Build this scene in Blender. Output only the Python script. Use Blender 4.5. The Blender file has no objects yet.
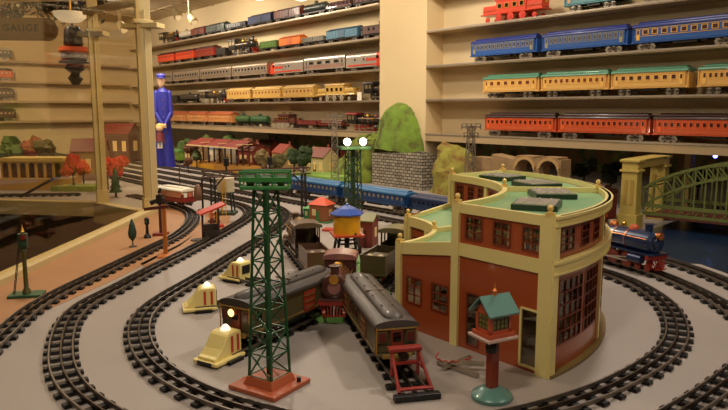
import bpy, math, random
from mathutils import Vector, Matrix, noise
random.seed(7)
SC = bpy.context.scene
COL = SC.collection
PI = math.pi
# ------------------------------------------------------------------ camera
CAM_H, FPX, HORIZON = 0.48, 660.0, 110.0
TILT = math.atan((205 - HORIZON) / FPX)
CT, ST = math.cos(TILT), math.sin(TILT)
cd = bpy.data.cameras.new('camera'); cam = bpy.data.objects.new('camera', cd); COL.objects.link(cam)
cam.location = (0, 0, CAM_H); cam.rotation_euler = (PI / 2 - TILT, 0, 0)
cd.sensor_width = 36; cd.lens = 36 * FPX / 728; cd.clip_start = 0.02; cd.clip_end = 60
cd.dof.use_dof = False
SC.camera = cam
# ------------------------------------------------------------------ world, exposure
w = bpy.data.worlds.new('room_air'); SC.world = w; w.use_nodes = True
w.node_tree.nodes['Background'].inputs[0].default_value = (1.0, 0.75, 0.5, 1)
w.node_tree.nodes['Background'].inputs[1].default_value = 0.05
SC.view_settings.view_transform = 'Standard'; SC.view_settings.look = 'None'
SC.view_settings.exposure = -0.12; SC.view_settings.gamma = 1.0; SC.view_settings.use_curve_mapping = False
SC.cycles.max_bounces = 6; SC.cycles.caustics_reflective = False; SC.cycles.caustics_refractive = False
SC.cycles.transparent_max_bounces = 12
SC.cycles.sample_clamp_indirect = 4

# ------------------------------------------------------------------ frames of reference
DX, DY = -0.637, 0.771          # along the shelf wall, to its far left end
NX, NY = 0.771, 0.637           # through the wall, away from the room
OX, OY = -2.60, 7.90            # far left corner of the room
WALL_ROT = math.atan2(-DY, -DX) # local +x runs to the near right end of the wall
CEIL = 1.47
def uv(u, v, z=0.0): return Vector((OX - DX * u + NX * v, OY - DY * u + NY * v, z))
def ray(px, py):
    d = ((px - 364) / FPX, 1.0, -(py - 205) / FPX)
    return Vector((d[0], d[1] * CT + d[2] * ST, -d[1] * ST + d[2] * CT))
def G(px, py, z=0.0):
    d = ray(px, py); k = (z - CAM_H) / d.z
    return Vector((d.x * k, d.y * k, z))
def at_depth(px, py, Y):
    d = ray(px, py); k = Y / d.y
    return Vector((d.x * k, Y, CAM_H + d.z * k))
def px_of(p):
    Y = p.y * CT - (p.z - CAM_H) * ST
    return 364 + FPX * p.x / Y
def wall_u(px, v, z):
    a, b = -3.0, 12.0
    for _ in range(50):
        m = (a + b) / 2
        if px_of(uv(m, v, z)) < px: a = m
        else: b = m
    return (a + b) / 2

# ------------------------------------------------------------------ lights (ceiling spots and wall washes of the room, added alcove fill)
LAMPS = []
def area(name, loc, size, power, col=(1, .74, .46), target=None, sy=None, spread=PI):
    l = bpy.data.lights.new(name, 'AREA'); l.energy = power; l.color = col; l.size = size; l.spread = spread
    if sy: l.shape = 'RECTANGLE'; l.size_y = sy
    o = bpy.data.objects.new(name, l); COL.objects.link(o); o.location = loc
    if target is not None:
        o.rotation_euler = (Vector(target) - Vector(loc)).to_track_quat('-Z', 'Y').to_euler()
    return o
WARM = (1, .87, .71); WARMER = (1, .79, .56); SOFT = (1, .90, .80)
area('ceiling_spot_light', (0.75, 1.9, 1.42), .12, 12.5, SOFT, (0.1, 1.5, 0))
area('ceiling_spot_light', (-0.25, 0.3, 1.42), .16, 11, WARM, (0.1, 1.6, 0))
area('ceiling_spot_light', (1.4, 0.5, 1.42), .14, 7, WARM, (0.5, 1.4, 0))
area('ceiling_spot_light', (-0.45, 3.1, 1.42), .14, 14, WARM, (-0.4, 3.0, 0))
area('ceiling_spot_light', (-0.95, 2.0, 1.42), .14, 9, WARMER, (-0.85, 1.9, 0))
area('ceiling_spot_light', (-1.6, 5.2, 1.42), .16, 18, WARM, (-1.5, 5.4, 0))
area('ceiling_spot_light', (-2.9, 4.6, 1.42), .16, 30, WARMER, (-3.2, 5.6, 0.3))
area('ceiling_spot_light', (-2.2, 4.0, 1.42), .16, 9, WARM, (-1.9, 4.2, 0))
area('ceiling_spot_light', (0.2, 3.3, 1.42), .14, 10, WARM, (0.15, 3.9, .5))
# lamps that wash the shelf wall
for u_, p_ in ((1.2, 9), (2.6, 11), (4.0, 12), (6.2, 5.5), (7.6, 4.5)):
    a = uv(u_, -0.75 if u_ < 5 else -.42, 1.43); b = uv(u_, 0.0, 0.75 if u_ < 5 else .9)
    area('wall_wash_light', a, .35, p_, (1, .85, .66), b)
# unseen fill lights added to brighten the scenery behind the wall opening
area('scenery_fill_light', uv(2.2, .45, .55), 3.4, 4, (1, .80, .55), uv(2.2, .8, 0), .06)
area('scenery_fill_light', uv(5.3, .6, .55), 1.6, 1.2, (1, .80, .55), uv(5.3, .9, 0), .06)

# ------------------------------------------------------------------ materials
def srgb(c):
    return tuple(((x / 255) / 12.92 if x / 255 <= .04045 else ((x / 255 + .055) / 1.055) ** 2.4) for x in c) + (1,)
_mc = {}
def mat(c, rough=.45, metal=0.0, var=.10, scale=14, coat=0.0, emit=0.0, bump=0.0):
    k = (tuple(c), rough, metal, var, scale, coat, emit, bump)
    if k in _mc: return _mc[k]
    m = bpy.data.materials.new('paint_%d' % len(_mc)); m.use_nodes = True
    nt = m.node_tree; b = nt.nodes['Principled BSDF']
    base = srgb(c)
    b.inputs['Roughness'].default_value = rough; b.inputs['Metallic'].default_value = metal
    b.inputs['Coat Weight'].default_value = coat
    if emit:
        b.inputs['Emission Color'].default_value = base; b.inputs['Emission Strength'].default_value = emit
    n = nt.nodes.new('ShaderNodeTexNoise'); n.inputs['Scale'].default_value = scale; n.inputs['Detail'].default_value = 4
    tc = nt.nodes.new('ShaderNodeTexCoord'); nt.links.new(tc.outputs['Object'], n.inputs['Vector'])
    mx = nt.nodes.new('ShaderNodeMix'); mx.data_type = 'RGBA'
    mx.inputs[6].default_value = tuple(x * (1 - var) for x in base[:3]) + (1,)
    mx.inputs[7].default_value = tuple(min(1, x * (1 + var)) for x in base[:3]) + (1,)
    nt.links.new(n.outputs['Fac'], mx.inputs[0]); nt.links.new(mx.outputs[2], b.inputs['Base Color'])
    if bump:
        bp = nt.nodes.new('ShaderNodeBump'); bp.inputs['Strength'].default_value = bump; bp.inputs['Distance'].default_value = .004
        nt.links.new(n.outputs['Fac'], bp.inputs['Height']); nt.links.new(bp.outputs[0], b.inputs['Normal'])
    _mc[k] = m
    return m
def glass_mat(name, tint=(1, .97, .9), gloss=.08):
    m = bpy.data.materials.new(name); m.use_nodes = True; nt = m.node_tree; nt.nodes.clear()
    o = nt.nodes.new('ShaderNodeOutputMaterial'); t = nt.nodes.new('ShaderNodeBsdfTransparent'); g = nt.nodes.new('ShaderNodeBsdfGlossy')
    t.inputs[0].default_value = tint + (1,); g.inputs['Roughness'].default_value = .03
    g.inputs['Color'].default_value = (1, 1, 1, 1)
    mx = nt.nodes.new('ShaderNodeMixShader'); mx.inputs[0].default_value = gloss
    nt.links.new(t.outputs[0], mx.inputs[1]); nt.links.new(g.outputs[0], mx.inputs[2]); nt.links.new(mx.outputs[0], o.inputs[0])
    return m
def brick_mat(name, c1, c2, mortar, scale, bw=.5, rh=.25, msize=.02):
    m = bpy.data.materials.new(name); m.use_nodes = True; nt = m.node_tree; b = nt.nodes['Principled BSDF']
    b.inputs['Roughness'].default_value = .9
    t = nt.nodes.new('ShaderNodeTexBrick'); tc = nt.nodes.new('ShaderNodeTexCoord')
    t.inputs['Color1'].default_value = srgb(c1); t.inputs['Color2'].default_value = srgb(c2); t.inputs['Mortar'].default_value = srgb(mortar)
    t.inputs['Scale'].default_value = scale; t.inputs['Mortar Size'].default_value = msize
    t.inputs['Brick Width'].default_value = bw; t.inputs['Row Height'].default_value = rh
    nt.links.new(tc.outputs['UV'], t.inputs['Vector']); nt.links.new(t.outputs['Color'], b.inputs['Base Color'])
    bp = nt.nodes.new('ShaderNodeBump'); bp.inputs['Strength'].default_value = .7; bp.inputs['Distance'].default_value = .006
    nt.links.new(t.outputs['Fac'], bp.inputs['Height']); bp.invert = True; nt.links.new(bp.outputs[0], b.inputs['Normal'])
    return m

CREAM = mat((226, 208, 136), .38, 0, .05, 8, .2)
BLACK = mat((22, 20, 19), .4, 0, .2)
IRON = mat((52, 44, 38), .42, .5, .25, 30)
TIE = mat((27, 24, 23), .4, .35, .3, 40)
RAIL = mat((120, 110, 100), .36, .7, .2, 60)
SILVER = mat((190, 180, 165), .28, .9, .08)
WHEEL = mat((150, 140, 125), .35, .7, .1)
BRASS = mat((210, 160, 70), .3, .85, .08)
TERRA = mat((160, 74, 36), .28, 0, .06, 6, .45)
GLASSD = mat((22, 18, 16), .12, 0, .1)
WINLIT = mat((216, 190, 140), .3, 0, .15, 20)
WHITE = mat((235, 228, 208), .45, 0, .04)
WALLC = mat((212, 192, 152), .8, 0, .04, 3)
POSTC = mat((198, 178, 126), .5, 0, .05, 4)

# ------------------------------------------------------------------ mesh helper
class MB:
    def __init__(s): s.v = []; s.f = []; s.m = []
    def add(s, vs, fs, m=0):
        b = len(s.v); s.v += [tuple(x) for x in vs]; s.f += [tuple(b + i for i in q) for q in fs]; s.m += [m] * len(fs); return s
    def box(s, c, d, m=0, rz=0.0, taper=1.0):
        x, y, z = [k / 2 for k in d]; cr, sr = math.cos(rz), math.sin(rz); vs = []
        for sz in (-1, 1):
            t = taper if sz > 0 else 1
            for sx, sy in ((-1, -1), (1, -1), (1, 1), (-1, 1)):
                a, b = sx * x * t, sy * y * t
                vs.append((c[0] + a * cr - b * sr, c[1] + a * sr + b * cr, c[2] + sz * z))
        return s.add(vs, [(0, 3, 2, 1), (4, 5, 6, 7), (0, 1, 5, 4), (1, 2, 6, 5), (2, 3, 7, 6), (3, 0, 4, 7)], m)
    def rod(s, a, b, r, r2=None, n=8, m=0, caps=True):
        a, b = Vector(a), Vector(b); r2 = r if r2 is None else r2
        d = (b - a).normalized(); q = d.to_track_quat('Z', 'Y'); vs = []
        for p, rr in ((a, r), (b, r2)):
            for i in range(n):
                t = 2 * PI * (i + .5) / n; vs.append(p + q @ Vector((rr * math.cos(t), rr * math.sin(t), 0)))
        fs = [(i, (i + 1) % n, n + (i + 1) % n, n + i) for i in range(n)]
        if caps: fs += [tuple(range(n))[::-1], tuple(range(n, 2 * n))]
        return s.add(vs, fs, m)
    def bar(s, a, b, w_, h_, m=0):
        a, b = Vector(a), Vector(b); d = (b - a).normalized()
        up = Vector((0, 0, 1)) if abs(d.z) < .95 else Vector((0, 1, 0))
        sx = d.cross(up).normalized(); sy = sx.cross(d).normalized(); vs = []
        for p in (a, b):
            for i, j in ((-1, -1), (1, -1), (1, 1), (-1, 1)): vs.append(p + sx * i * w_ / 2 + sy * j * h_ / 2)
        return s.add(vs, [(0, 1, 2, 3), (7, 6, 5, 4), (0, 4, 5, 1), (1, 5, 6, 2), (2, 6, 7, 3), (3, 7, 4, 0)], m)
    def lathe(s, prof, c=(0, 0, 0), axis='z', n=20, m=0, squash=1.0):
        vs = []
        for r, h in prof:
            for i in range(n):
                t = 2 * PI * i / n; a, b = r * math.cos(t), r * math.sin(t) * squash
                p = (a, b, h) if axis == 'z' else ((h, a, b) if axis == 'x' else (a, h, b))
                vs.append((c[0] + p[0], c[1] + p[1], c[2] + p[2]))
        fs = []
        for k in range(len(prof) - 1):
            for i in range(n): fs.append((k * n + i, k * n + (i + 1) % n, (k + 1) * n + (i + 1) % n, (k + 1) * n + i))
        fs += [tuple(range(n))[::-1], tuple(range((len(prof) - 1) * n, len(prof) * n))]
        return s.add(vs, fs, m)
    def ext(s, prof, x0, x1, m=0, axis='x', c=(0, 0, 0)):   # closed profile (a, z) swept along an axis
        n = len(prof); vs = []
        for x in (x0, x1):
            for a, z in prof:
                vs.append((c[0] + x, c[1] + a, c[2] + z) if axis == 'x' else (c[0] + a, c[1] + x, c[2] + z))
        fs = [(i, (i + 1) % n, n + (i + 1) % n, n + i) for i in range(n)] + [tuple(range(n))[::-1], tuple(range(n, 2 * n))]
        return s.add(vs, fs, m)
    def poly(s, pts, z0, z1, m=0):
        n = len(pts); vs = [(p[0], p[1], z0) for p in pts] + [(p[0], p[1], z1) for p in pts]
        return s.add(vs, [tuple(range(n))[::-1], tuple(range(n, 2 * n))] + [(i, (i + 1) % n, n + (i + 1) % n, n + i) for i in range(n)], m)
    def ball(s, c, r, n=12, m=0, sz=1.0, sx=1.0, sy=1.0):
        k = n // 2; vs = []; fs = []
        for i in range(1, k):
            p = PI * i / k
            for j in range(n):
                t = 2 * PI * j / n
                vs.append((c[0] + r * sx * math.sin(p) * math.cos(t), c[1] + r * sy * math.sin(p) * math.sin(t), c[2] + r * sz * math.cos(p)))
        for i in range(k - 2):
            for j in range(n): fs.append((i * n + j, (i + 1) * n + j, (i + 1) * n + (j + 1) % n, i * n + (j + 1) % n))
        t0 = len(vs); vs += [(c[0], c[1], c[2] + r * sz), (c[0], c[1], c[2] - r * sz)]
        for j in range(n):
            fs.append((j, (j + 1) % n, t0)); fs.append((t0 + 1, (k - 2) * n + (j + 1) % n, (k - 2) * n + j))
        return s.add(vs, fs, m)
    def blob(s, c, r, m=0, amp=.35, n=10, sz=1.0):
        b = len(s.v); s.ball(c, r, n, m, sz); o = Vector((random.random() * 50, 0, 0))
        for i in range(b, len(s.v)):
            v = Vector(s.v[i]) - Vector(c); k = 1 + amp * (noise.noise(v / r * 1.6 + o) * 1.6)
            s.v[i] = tuple(Vector(c) + v * k)
        return s
    def build(s, name, mats, parent=None, smooth=False, bevel=0.0, loc=None):
        me = bpy.data.meshes.new(name); me.from_pydata(s.v, [], s.f)
        if not isinstance(mats, (list, tuple)): mats = [mats]
        for q in mats: me.materials.append(q)
        for p, mi in zip(me.polygons, s.m): p.material_index = mi
        me.update()
        o = bpy.data.objects.new(name, me); COL.objects.link(o)
        if smooth:
            for p in me.polygons: p.use_smooth = True
            me.set_sharp_from_angle(angle=math.radians(38))
        if bevel:
            b = o.modifiers.new('bevel', 'BEVEL'); b.width = bevel; b.segments = 2; b.limit_method = 'ANGLE'
        if parent: o.parent = parent
        if loc is not None: o.location = loc
        return o
def thing(name, label, cat, loc=(0, 0, 0), rz=0.0, group=None, scale=1.0):
    o = bpy.data.objects.new(name, None); COL.objects.link(o); o.location = loc; o.rotation_euler = (0, 0, rz)
    o.empty_display_size = .02; o.scale = (scale,) * 3
    return tag(o, label, cat, group)
def tag(o, label, cat, group=None, kind=None):
    o['label'] = label; o['category'] = cat
    if group: o['group'] = group
    if kind: o['kind'] = kind
    return o
def struct(o): o['kind'] = 'structure'; return o
def dup(o, parent=None):
    c = o.copy(); COL.objects.link(c); c.parent = parent
    for ch in list(o.children): dup(ch, c)
    return c

# ================================================================== ROOM
TH = .05
m = MB(); m.poly([uv(-.1, -6.2), uv(11.1, -6.2), uv(11.1, 1.8), uv(-.1, 1.8)][::1], -1.05, -1.0)
struct(m.build('floor', mat((46, 26, 20), .5, 0, .3, 3)))
m = MB(); m.poly([uv(-.1, -6.2), uv(11.1, -6.2), uv(11.1, .05), uv(-.1, .05)], CEIL, CEIL + .04)
ceil_mat = mat((205, 186, 150), .85, 0, .03, 2)
struct(m.build('ceiling', ceil_mat))
m = MB()
for k in range(0, 19): m.bar(uv(k * .61, -6, CEIL - .004), uv(k * .61, 0, CEIL - .004), .014, .008)
for k in range(0, 10): m.bar(uv(0, -k * .61 - .3, CEIL - .004), uv(11, -k * .61 - .3, CEIL - .004), .014, .008)
struct(m.build('trim_1', mat((170, 150, 112), .7)))
def wallbox(name, u0, u1, v0, v1, z0, z1, mt):
    m = MB(); m.poly([uv(u0, v0), uv(u1, v0), uv(u1, v1), uv(u0, v1)], z0, z1); return struct(m.build(name, mt))
SHELF_Z = [.338, .545, .745, .951, 1.165]
wallbox('wall_back', 0, 11, 0, TH, SHELF_Z[0] - .02, CEIL, WALLC)
wallbox('wall_left', -TH, 0, -6.2, 1.8, -1, CEIL, WALLC)
wallbox('wall_right', 11, 11 + TH, -6.2, 1.8, -1, CEIL, WALLC)
wallbox('wall_front', -TH, 11 + TH, -6.2 - TH, -6.2, -1, CEIL, WALLC)
bdm = bpy.data.materials.new('painted_backdrop'); bdm.use_nodes = True; nt = bdm.node_tree; b = nt.nodes['Principled BSDF']; b.inputs['Roughness'].default_value = .85
nz = nt.nodes.new('ShaderNodeTexNoise'); nz.inputs['Scale'].default_value = 9; nz.inputs['Detail'].default_value = 6
cr = nt.nodes.new('ShaderNodeValToRGB'); els = cr.color_ramp.elements; els[0].position = .30; els[0].color = srgb((52, 44, 26)); els[1].position = .72; els[1].color = srgb((150, 130, 80))
for p_, c_ in ((.42, (84, 88, 44)), (.52, (132, 84, 52)), (.60, (92, 104, 50))): e = els.new(p_); e.color = srgb(c_)
tc = nt.nodes.new('ShaderNodeTexCoord'); nt.links.new(tc.outputs['Object'], nz.inputs['Vector']); nt.links.new(nz.outputs['Fac'], cr.inputs[0]); nt.links.new(cr.outputs[0], b.inputs['Base Color'])
wallbox('wall_alcove', 0, 11, 1.7, 1.7 + TH, -1, .6, bdm)
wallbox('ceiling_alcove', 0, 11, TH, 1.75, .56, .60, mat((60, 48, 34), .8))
wallbox('wall_below', 0, 11, .0, TH, -1, -.06, WALLC)
# pillar in front of the shelves
PC = Vector((.376, 4.07, 0))
pu = (PC.x - OX) * -DX + (PC.y - OY) * -DY; pv = (PC.x - OX) * NX + (PC.y - OY) * NY
wallbox('wall_pillar', pu - .43, pu, pv, 0, 0, CEIL, mat((220, 196, 150), .75, 0, .03, 3))

# display table with the aisle notch
A1, A2, A3, A4 = G(0, 283), G(150, 213), G(97, 203), G(0, 201)
A0 = A1 + (A1 - A2) * .7
A5 = A4 + Vector((-2.0, .35, 0))
dt = thing('display_table', 'wide grey-beige layout table carrying all the tracks and toy buildings', 'table', (0, 0, 0))
outl = [A0, Vector((-.5, -.4, 0)), Vector((4.2, -.4, 0)), uv(9.6, 1.65), uv(0.02, 1.65), uv(0.02, -3.3), Vector((-4.9, 4.2, 0)), A5, A4, A3, A2, A1]
m = MB(); m.poly(outl, -.04, -.0004)
tbl = mat((158, 148, 140), .5, 0, .05, 5)
m.build('table_top', tbl, dt)

# ================================================================== TRACKS
RAIL_TOP = .0135; TRACK_Z = .001
def smoothpath(pts, step=.01, closed=False):
    P = [Vector((p[0], p[1], 0)) for p in pts]; n = len(P); out = []
    for i in range(n if closed else n - 1):
        if closed: a, b, c_, d_ = P[(i - 1) % n], P[i], P[(i + 1) % n], P[(i + 2) % n]
        else: a, b, c_, d_ = P[max(i - 1, 0)], P[i], P[i + 1], P[min(i + 2, n - 1)]
        L = (c_ - b).length; k = max(2, int(L / step))
        for j in range(k):
            t = j / k
            out.append(.5 * ((2 * b) + (c_ - a) * t + (2 * a - 5 * b + 4 * c_ - d_) * t * t + (3 * b - a - 3 * c_ + d_) * t ** 3))
    if not closed: out.append(P[-1])
    for _ in range(14):      # relax measuring noise into even curves
        o2 = out[:]
        rng = range(n and len(out)) if closed else range(1, len(out) - 1)
        for i in rng: o2[i] = (out[i - 1] + out[i] * 2 + out[(i + 1) % len(out)]) / 4
        out = o2
    return out
def resample(path, step, start=0.0):
    res = []; acc = -start
    for a, b in zip(path, path[1:]):
        L = (b - a).length
        while acc <= L:
            if acc >= 0: res.append((a.lerp(b, acc / L), (b - a).normalized()))
            acc += step
        acc -= L
    return res
tie_mesh = None
def in_frame(p):
    Y = p.y * CT - (p.z - CAM_H) * ST
    if Y < .1: return False
    x = 364 + FPX * p.x / Y; Z = p.y * ST + (p.z - CAM_H) * CT; y = 205 - FPX * Z / Y
    return -25 < x < 753 and y < 440
def make_track(label, pts, closed=False, group=None, tie_step=.0445, clip=True, relax=True, z=0.0):
    global tie_mesh
    path = smoothpath(pts, .012, closed) if relax else [Vector((p[0], p[1], 0)) for p in pts]
    if closed: path = path + [path[0]]
    o0 = path[len(path) // 2].copy(); o0.z = z + TRACK_Z
    t = thing('railway_track', label, 'track', o0, group=group)
    for off in (-.0215, 0, .0215):
        m = MB(); rs = resample(path, .016); vs = []; keep = []
        for p, d in rs:
            nn = Vector((-d.y, d.x, 0)); q = p + nn * off - Vector((o0.x, o0.y, 0)); keep.append(in_frame(p) or not clip)
            for a, h in ((-.0022, .005), (.0022, .005), (.0014, RAIL_TOP - TRACK_Z), (-.0014, RAIL_TOP - TRACK_Z)):
                vs.append(q + nn * a + Vector((0, 0, h)))
        fs = []
        for i in range(len(rs) - 1):
            if not keep[i] and not keep[i + 1]: continue
            b = i * 4
            for k in range(4): fs.append((b + k, b + (k + 1) % 4, b + 4 + (k + 1) % 4, b + 4 + k))
        m.add(vs, fs)
        m.build('rail', RAIL if off else mat((84, 72, 62), .35, .8, .2, 60), t)
    ties = [(p, d) for p, d in resample(path, tie_step, -.012) if in_frame(p) or not clip]
    ties.sort(key=lambda q: q[0].length)
    if tie_mesh is None:
        mm = MB(); mm.ext([(-.0088, 0), (.0088, 0), (.0066, .0055), (-.0066, .0055)], -.0325, .0325, axis='y')
        mm.box((0, .0215, .006), (.011, .007, .004)); mm.box((0, -.0215, .006), (.011, .007, .004)); mm.box((0, 0, .006), (.011, .007, .004))
        q = mm.build('tie', TIE); tie_mesh = q.data; bpy.data.objects.remove(q)
    for p, d in ties[:100]:
        o = bpy.data.objects.new('tie', tie_mesh); COL.objects.link(o); o.parent = t
        o.location = (p.x - o0.x, p.y - o0.y, 0); o.rotation_euler = (0, 0, math.atan2(d.y, d.x))
    if len(ties) > 100:
        m = MB()
        for p, d in ties[100:]: m.box((p.x - o0.x, p.y - o0.y, .0035), (.017, .065, .006), rz=math.atan2(d.y, d.x))
        o = m.build('far_ties', TIE, t); o['kind'] = 'stuff'
    return t
def PX(*pts): return [G(x, y) for x, y in pts]
def vpline(y229, xs, y0=112):     # straight run beside the shelf wall
    return [G(x, y0 + (y229 - y0) * (x + 185) / 414) for x in xs]
make_track('outermost left curve of track, between the window ledge and the trolley',
    PX((-60, 396), (0, 341), (26, 316.5), (57, 297), (88, 281.5), (131.6, 260), (158, 247), (175, 238.5), (188, 228), (192.5, 220), (190, 213.5), (180, 208.5), (168, 205), (150, 200.5), (130, 196)))
make_track('middle left curve of track, looping round the white water tank',
    PX((190, 455), (140, 436), (110, 422), (90, 408), (74, 394), (64.5, 378), (61, 362), (62.5, 341), (70, 322), (86, 307), (113, 293), (153.5, 271), (180, 257.5), (206, 243.5), (232, 229), (246, 220), (250, 213.5), (243, 207.5), (222, 201.8)) + vpline(203.5, (200, 150, 60, -40)))
make_track('inner left curve of track, passing behind the green lattice tower',
    PX((330, 432), (280, 423), (240, 412), (205, 399.5), (177.5, 386), (158, 372), (145, 357), (139.5, 341), (140, 326), (149, 312), (168, 298), (206, 275.5), (240, 253.5), (262, 240), (277, 229.5), (284.5, 221.5), (285, 214.5), (276, 208.5), (256, 203.2)) + vpline(197.3, (229, 180, 120, 20, -40)))
make_track('curve of track round the right side of the red brick-coloured roundhouse',
    PX((330, 432), (400, 434), (470, 430), (540, 416), (597, 397), (629, 382), (661, 362), (675.5, 345), (676.5, 327), (667, 309), (652, 296.5), (632, 285), (606, 275.5), (580, 267.5)))
make_track('track in the lower right corner that the blue engine runs on',
    PX((648, 436), (698, 406), (728, 384), (752, 362), (757, 343), (742, 322), (718.5, 305.5), (688, 289.5), (655, 275.5), (622, 265.5), (590, 258)))
make_track('outermost right track beside the dark blue water',
    PX((790, 322), (760, 301), (718, 281), (696, 272.5), (675, 265.5), (645, 257), (620, 251)))
XS = (430, 360, 300, 229, 170, 100, 20, -40)
make_track('straight track just left of the long blue passenger train', vpline(190.8, XS), relax=False)
make_track('straight track under the long blue passenger train', vpline(184.6, (500,) + XS), relax=False)
make_track('second straight track behind the blue passenger train', vpline(178.6, XS), relax=False)
make_track('farthest straight track in front of the red-roofed station', vpline(174.2, XS), relax=False)

# orange-tan strips: warm spotlight on the left of the table, painted in as colour
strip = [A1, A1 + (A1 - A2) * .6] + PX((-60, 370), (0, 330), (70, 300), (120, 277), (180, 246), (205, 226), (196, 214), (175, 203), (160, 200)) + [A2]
m = MB(); m.poly(strip, -.0003, .0006); m.build('warm_light_strip', mat((166, 120, 80), .6, 0, .08, 8), dt)
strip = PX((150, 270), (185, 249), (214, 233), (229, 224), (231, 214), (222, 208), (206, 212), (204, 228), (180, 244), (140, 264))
m = MB(); m.poly(strip, -.0003, .0006); m.build('warm_light_strip', mat((166, 120, 80), .6, 0, .08, 8), dt)

# ledges, panes and posts round the aisle
def kerb(name, a, b, wd=.05, z0=-.25, z1=.022):
    m = MB(); a, b = Vector(a), Vector(b); m.bar((a.x, a.y, (z0 + z1) / 2), (b.x, b.y, (z0 + z1) / 2), wd, z1 - z0); return struct(m.build(name, POSTC, bevel=.004))
kerb('trim_2', A0, A2); kerb('trim_3', A2, A3, .05, -.10, .008); kerb('trim_4', A3, A5, .05, -.07, .008)
gl = glass_mat('pane_glass', gloss=.05)
def pane(name, a, b, z0, z1):
    m = MB(); a, b = Vector(a), Vector(b); m.bar((a.x, a.y, (z0 + z1) / 2), (b.x, b.y, (z0 + z1) / 2), .005, z1 - z0); return struct(m.build(name, gl))
pane('window_1', A0, A2, .022, CEIL); pane('window_2', A2, A3, .008, CEIL); pane('window_3', A3, A5, .008, CEIL)
for i, (p, wd) in enumerate(((A2 + Vector((.0, .02, 0)), .062), (A3 + Vector((.03, 0, 0)), .050))):
    m = MB(); rz = math.radians(25)
    m.box((p.x, p.y, .5 * (CEIL - .04)), (wd, wd, CEIL + .04), rz=rz)
    m.box((p.x, p.y, .875), (wd * 1.35, wd * 1.35, .016), rz=rz); m.box((p.x, p.y, .035), (wd * 1.15, wd * 1.15, .07), rz=rz)
    m.box((p.x, p.y, .858), (wd * 2.9, wd * 1.2, .022), rz=-.2)
    for k in (-.28, .28): m.box((p.x + k * wd, p.y - wd * .5, .5), (.006, .004, .86), rz=rz)
    struct(m.build('trim_%d' % (5 + i), POSTC, bevel=.004))
m = MB(); m.bar((A2.x, A2.y, .965), (A3.x, A3.y, .965), .04, .03); m.bar((A3.x, A3.y, 1.05), (A5.x, A5.y, 1.05), .05, .05)
struct(m.build('trim_7', POSTC, bevel=.004))

# ================================================================== SHELVES
shelf_m = mat((172, 148, 110), .55, 0, .05, 6); edge_m = mat((176, 164, 146), .35, .6, .05)
ranks = ['lowest', 'second lowest', 'middle', 'second highest', 'top']
LU0, LU1 = .02, pu - .43 - .005; RU0, RU1 = pu + .004, 10.6
for i, z in enumerate(SHELF_Z):
    for side, (a, b) in (('left of the pillar', (LU0, LU1)), ('right of the pillar', (RU0, RU1))):
        loc = uv(a, -.075, z)
        t = thing('wall_shelf', '%s long wall shelf %s with toy trains on it' % (ranks[i], side), 'shelf', loc, WALL_ROT)
        L = b - a; thick = .045 if i == 0 else .013
        m = MB(); m.box((L / 2, 0, -thick / 2), (L, .15, thick)); m.build('shelf_board', shelf_m, t)
        m = MB(); m.box((L / 2, -.0765, -.004), (L, .003, .008)); m.build('front_edging', edge_m, t)
# shelves on the far left wall
for i, z in enumerate(SHELF_Z[:4]):
    t = thing('wall_shelf', '%s short shelf on the far left wall behind the glass' % ranks[i], 'shelf', uv(.075, -.2, z + .03), WALL_ROT + PI / 2 * -1)
    m = MB(); m.box((1.35, 0, -.01), (2.7, .15, .02)); m.build('shelf_board', shelf_m, t)

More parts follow.
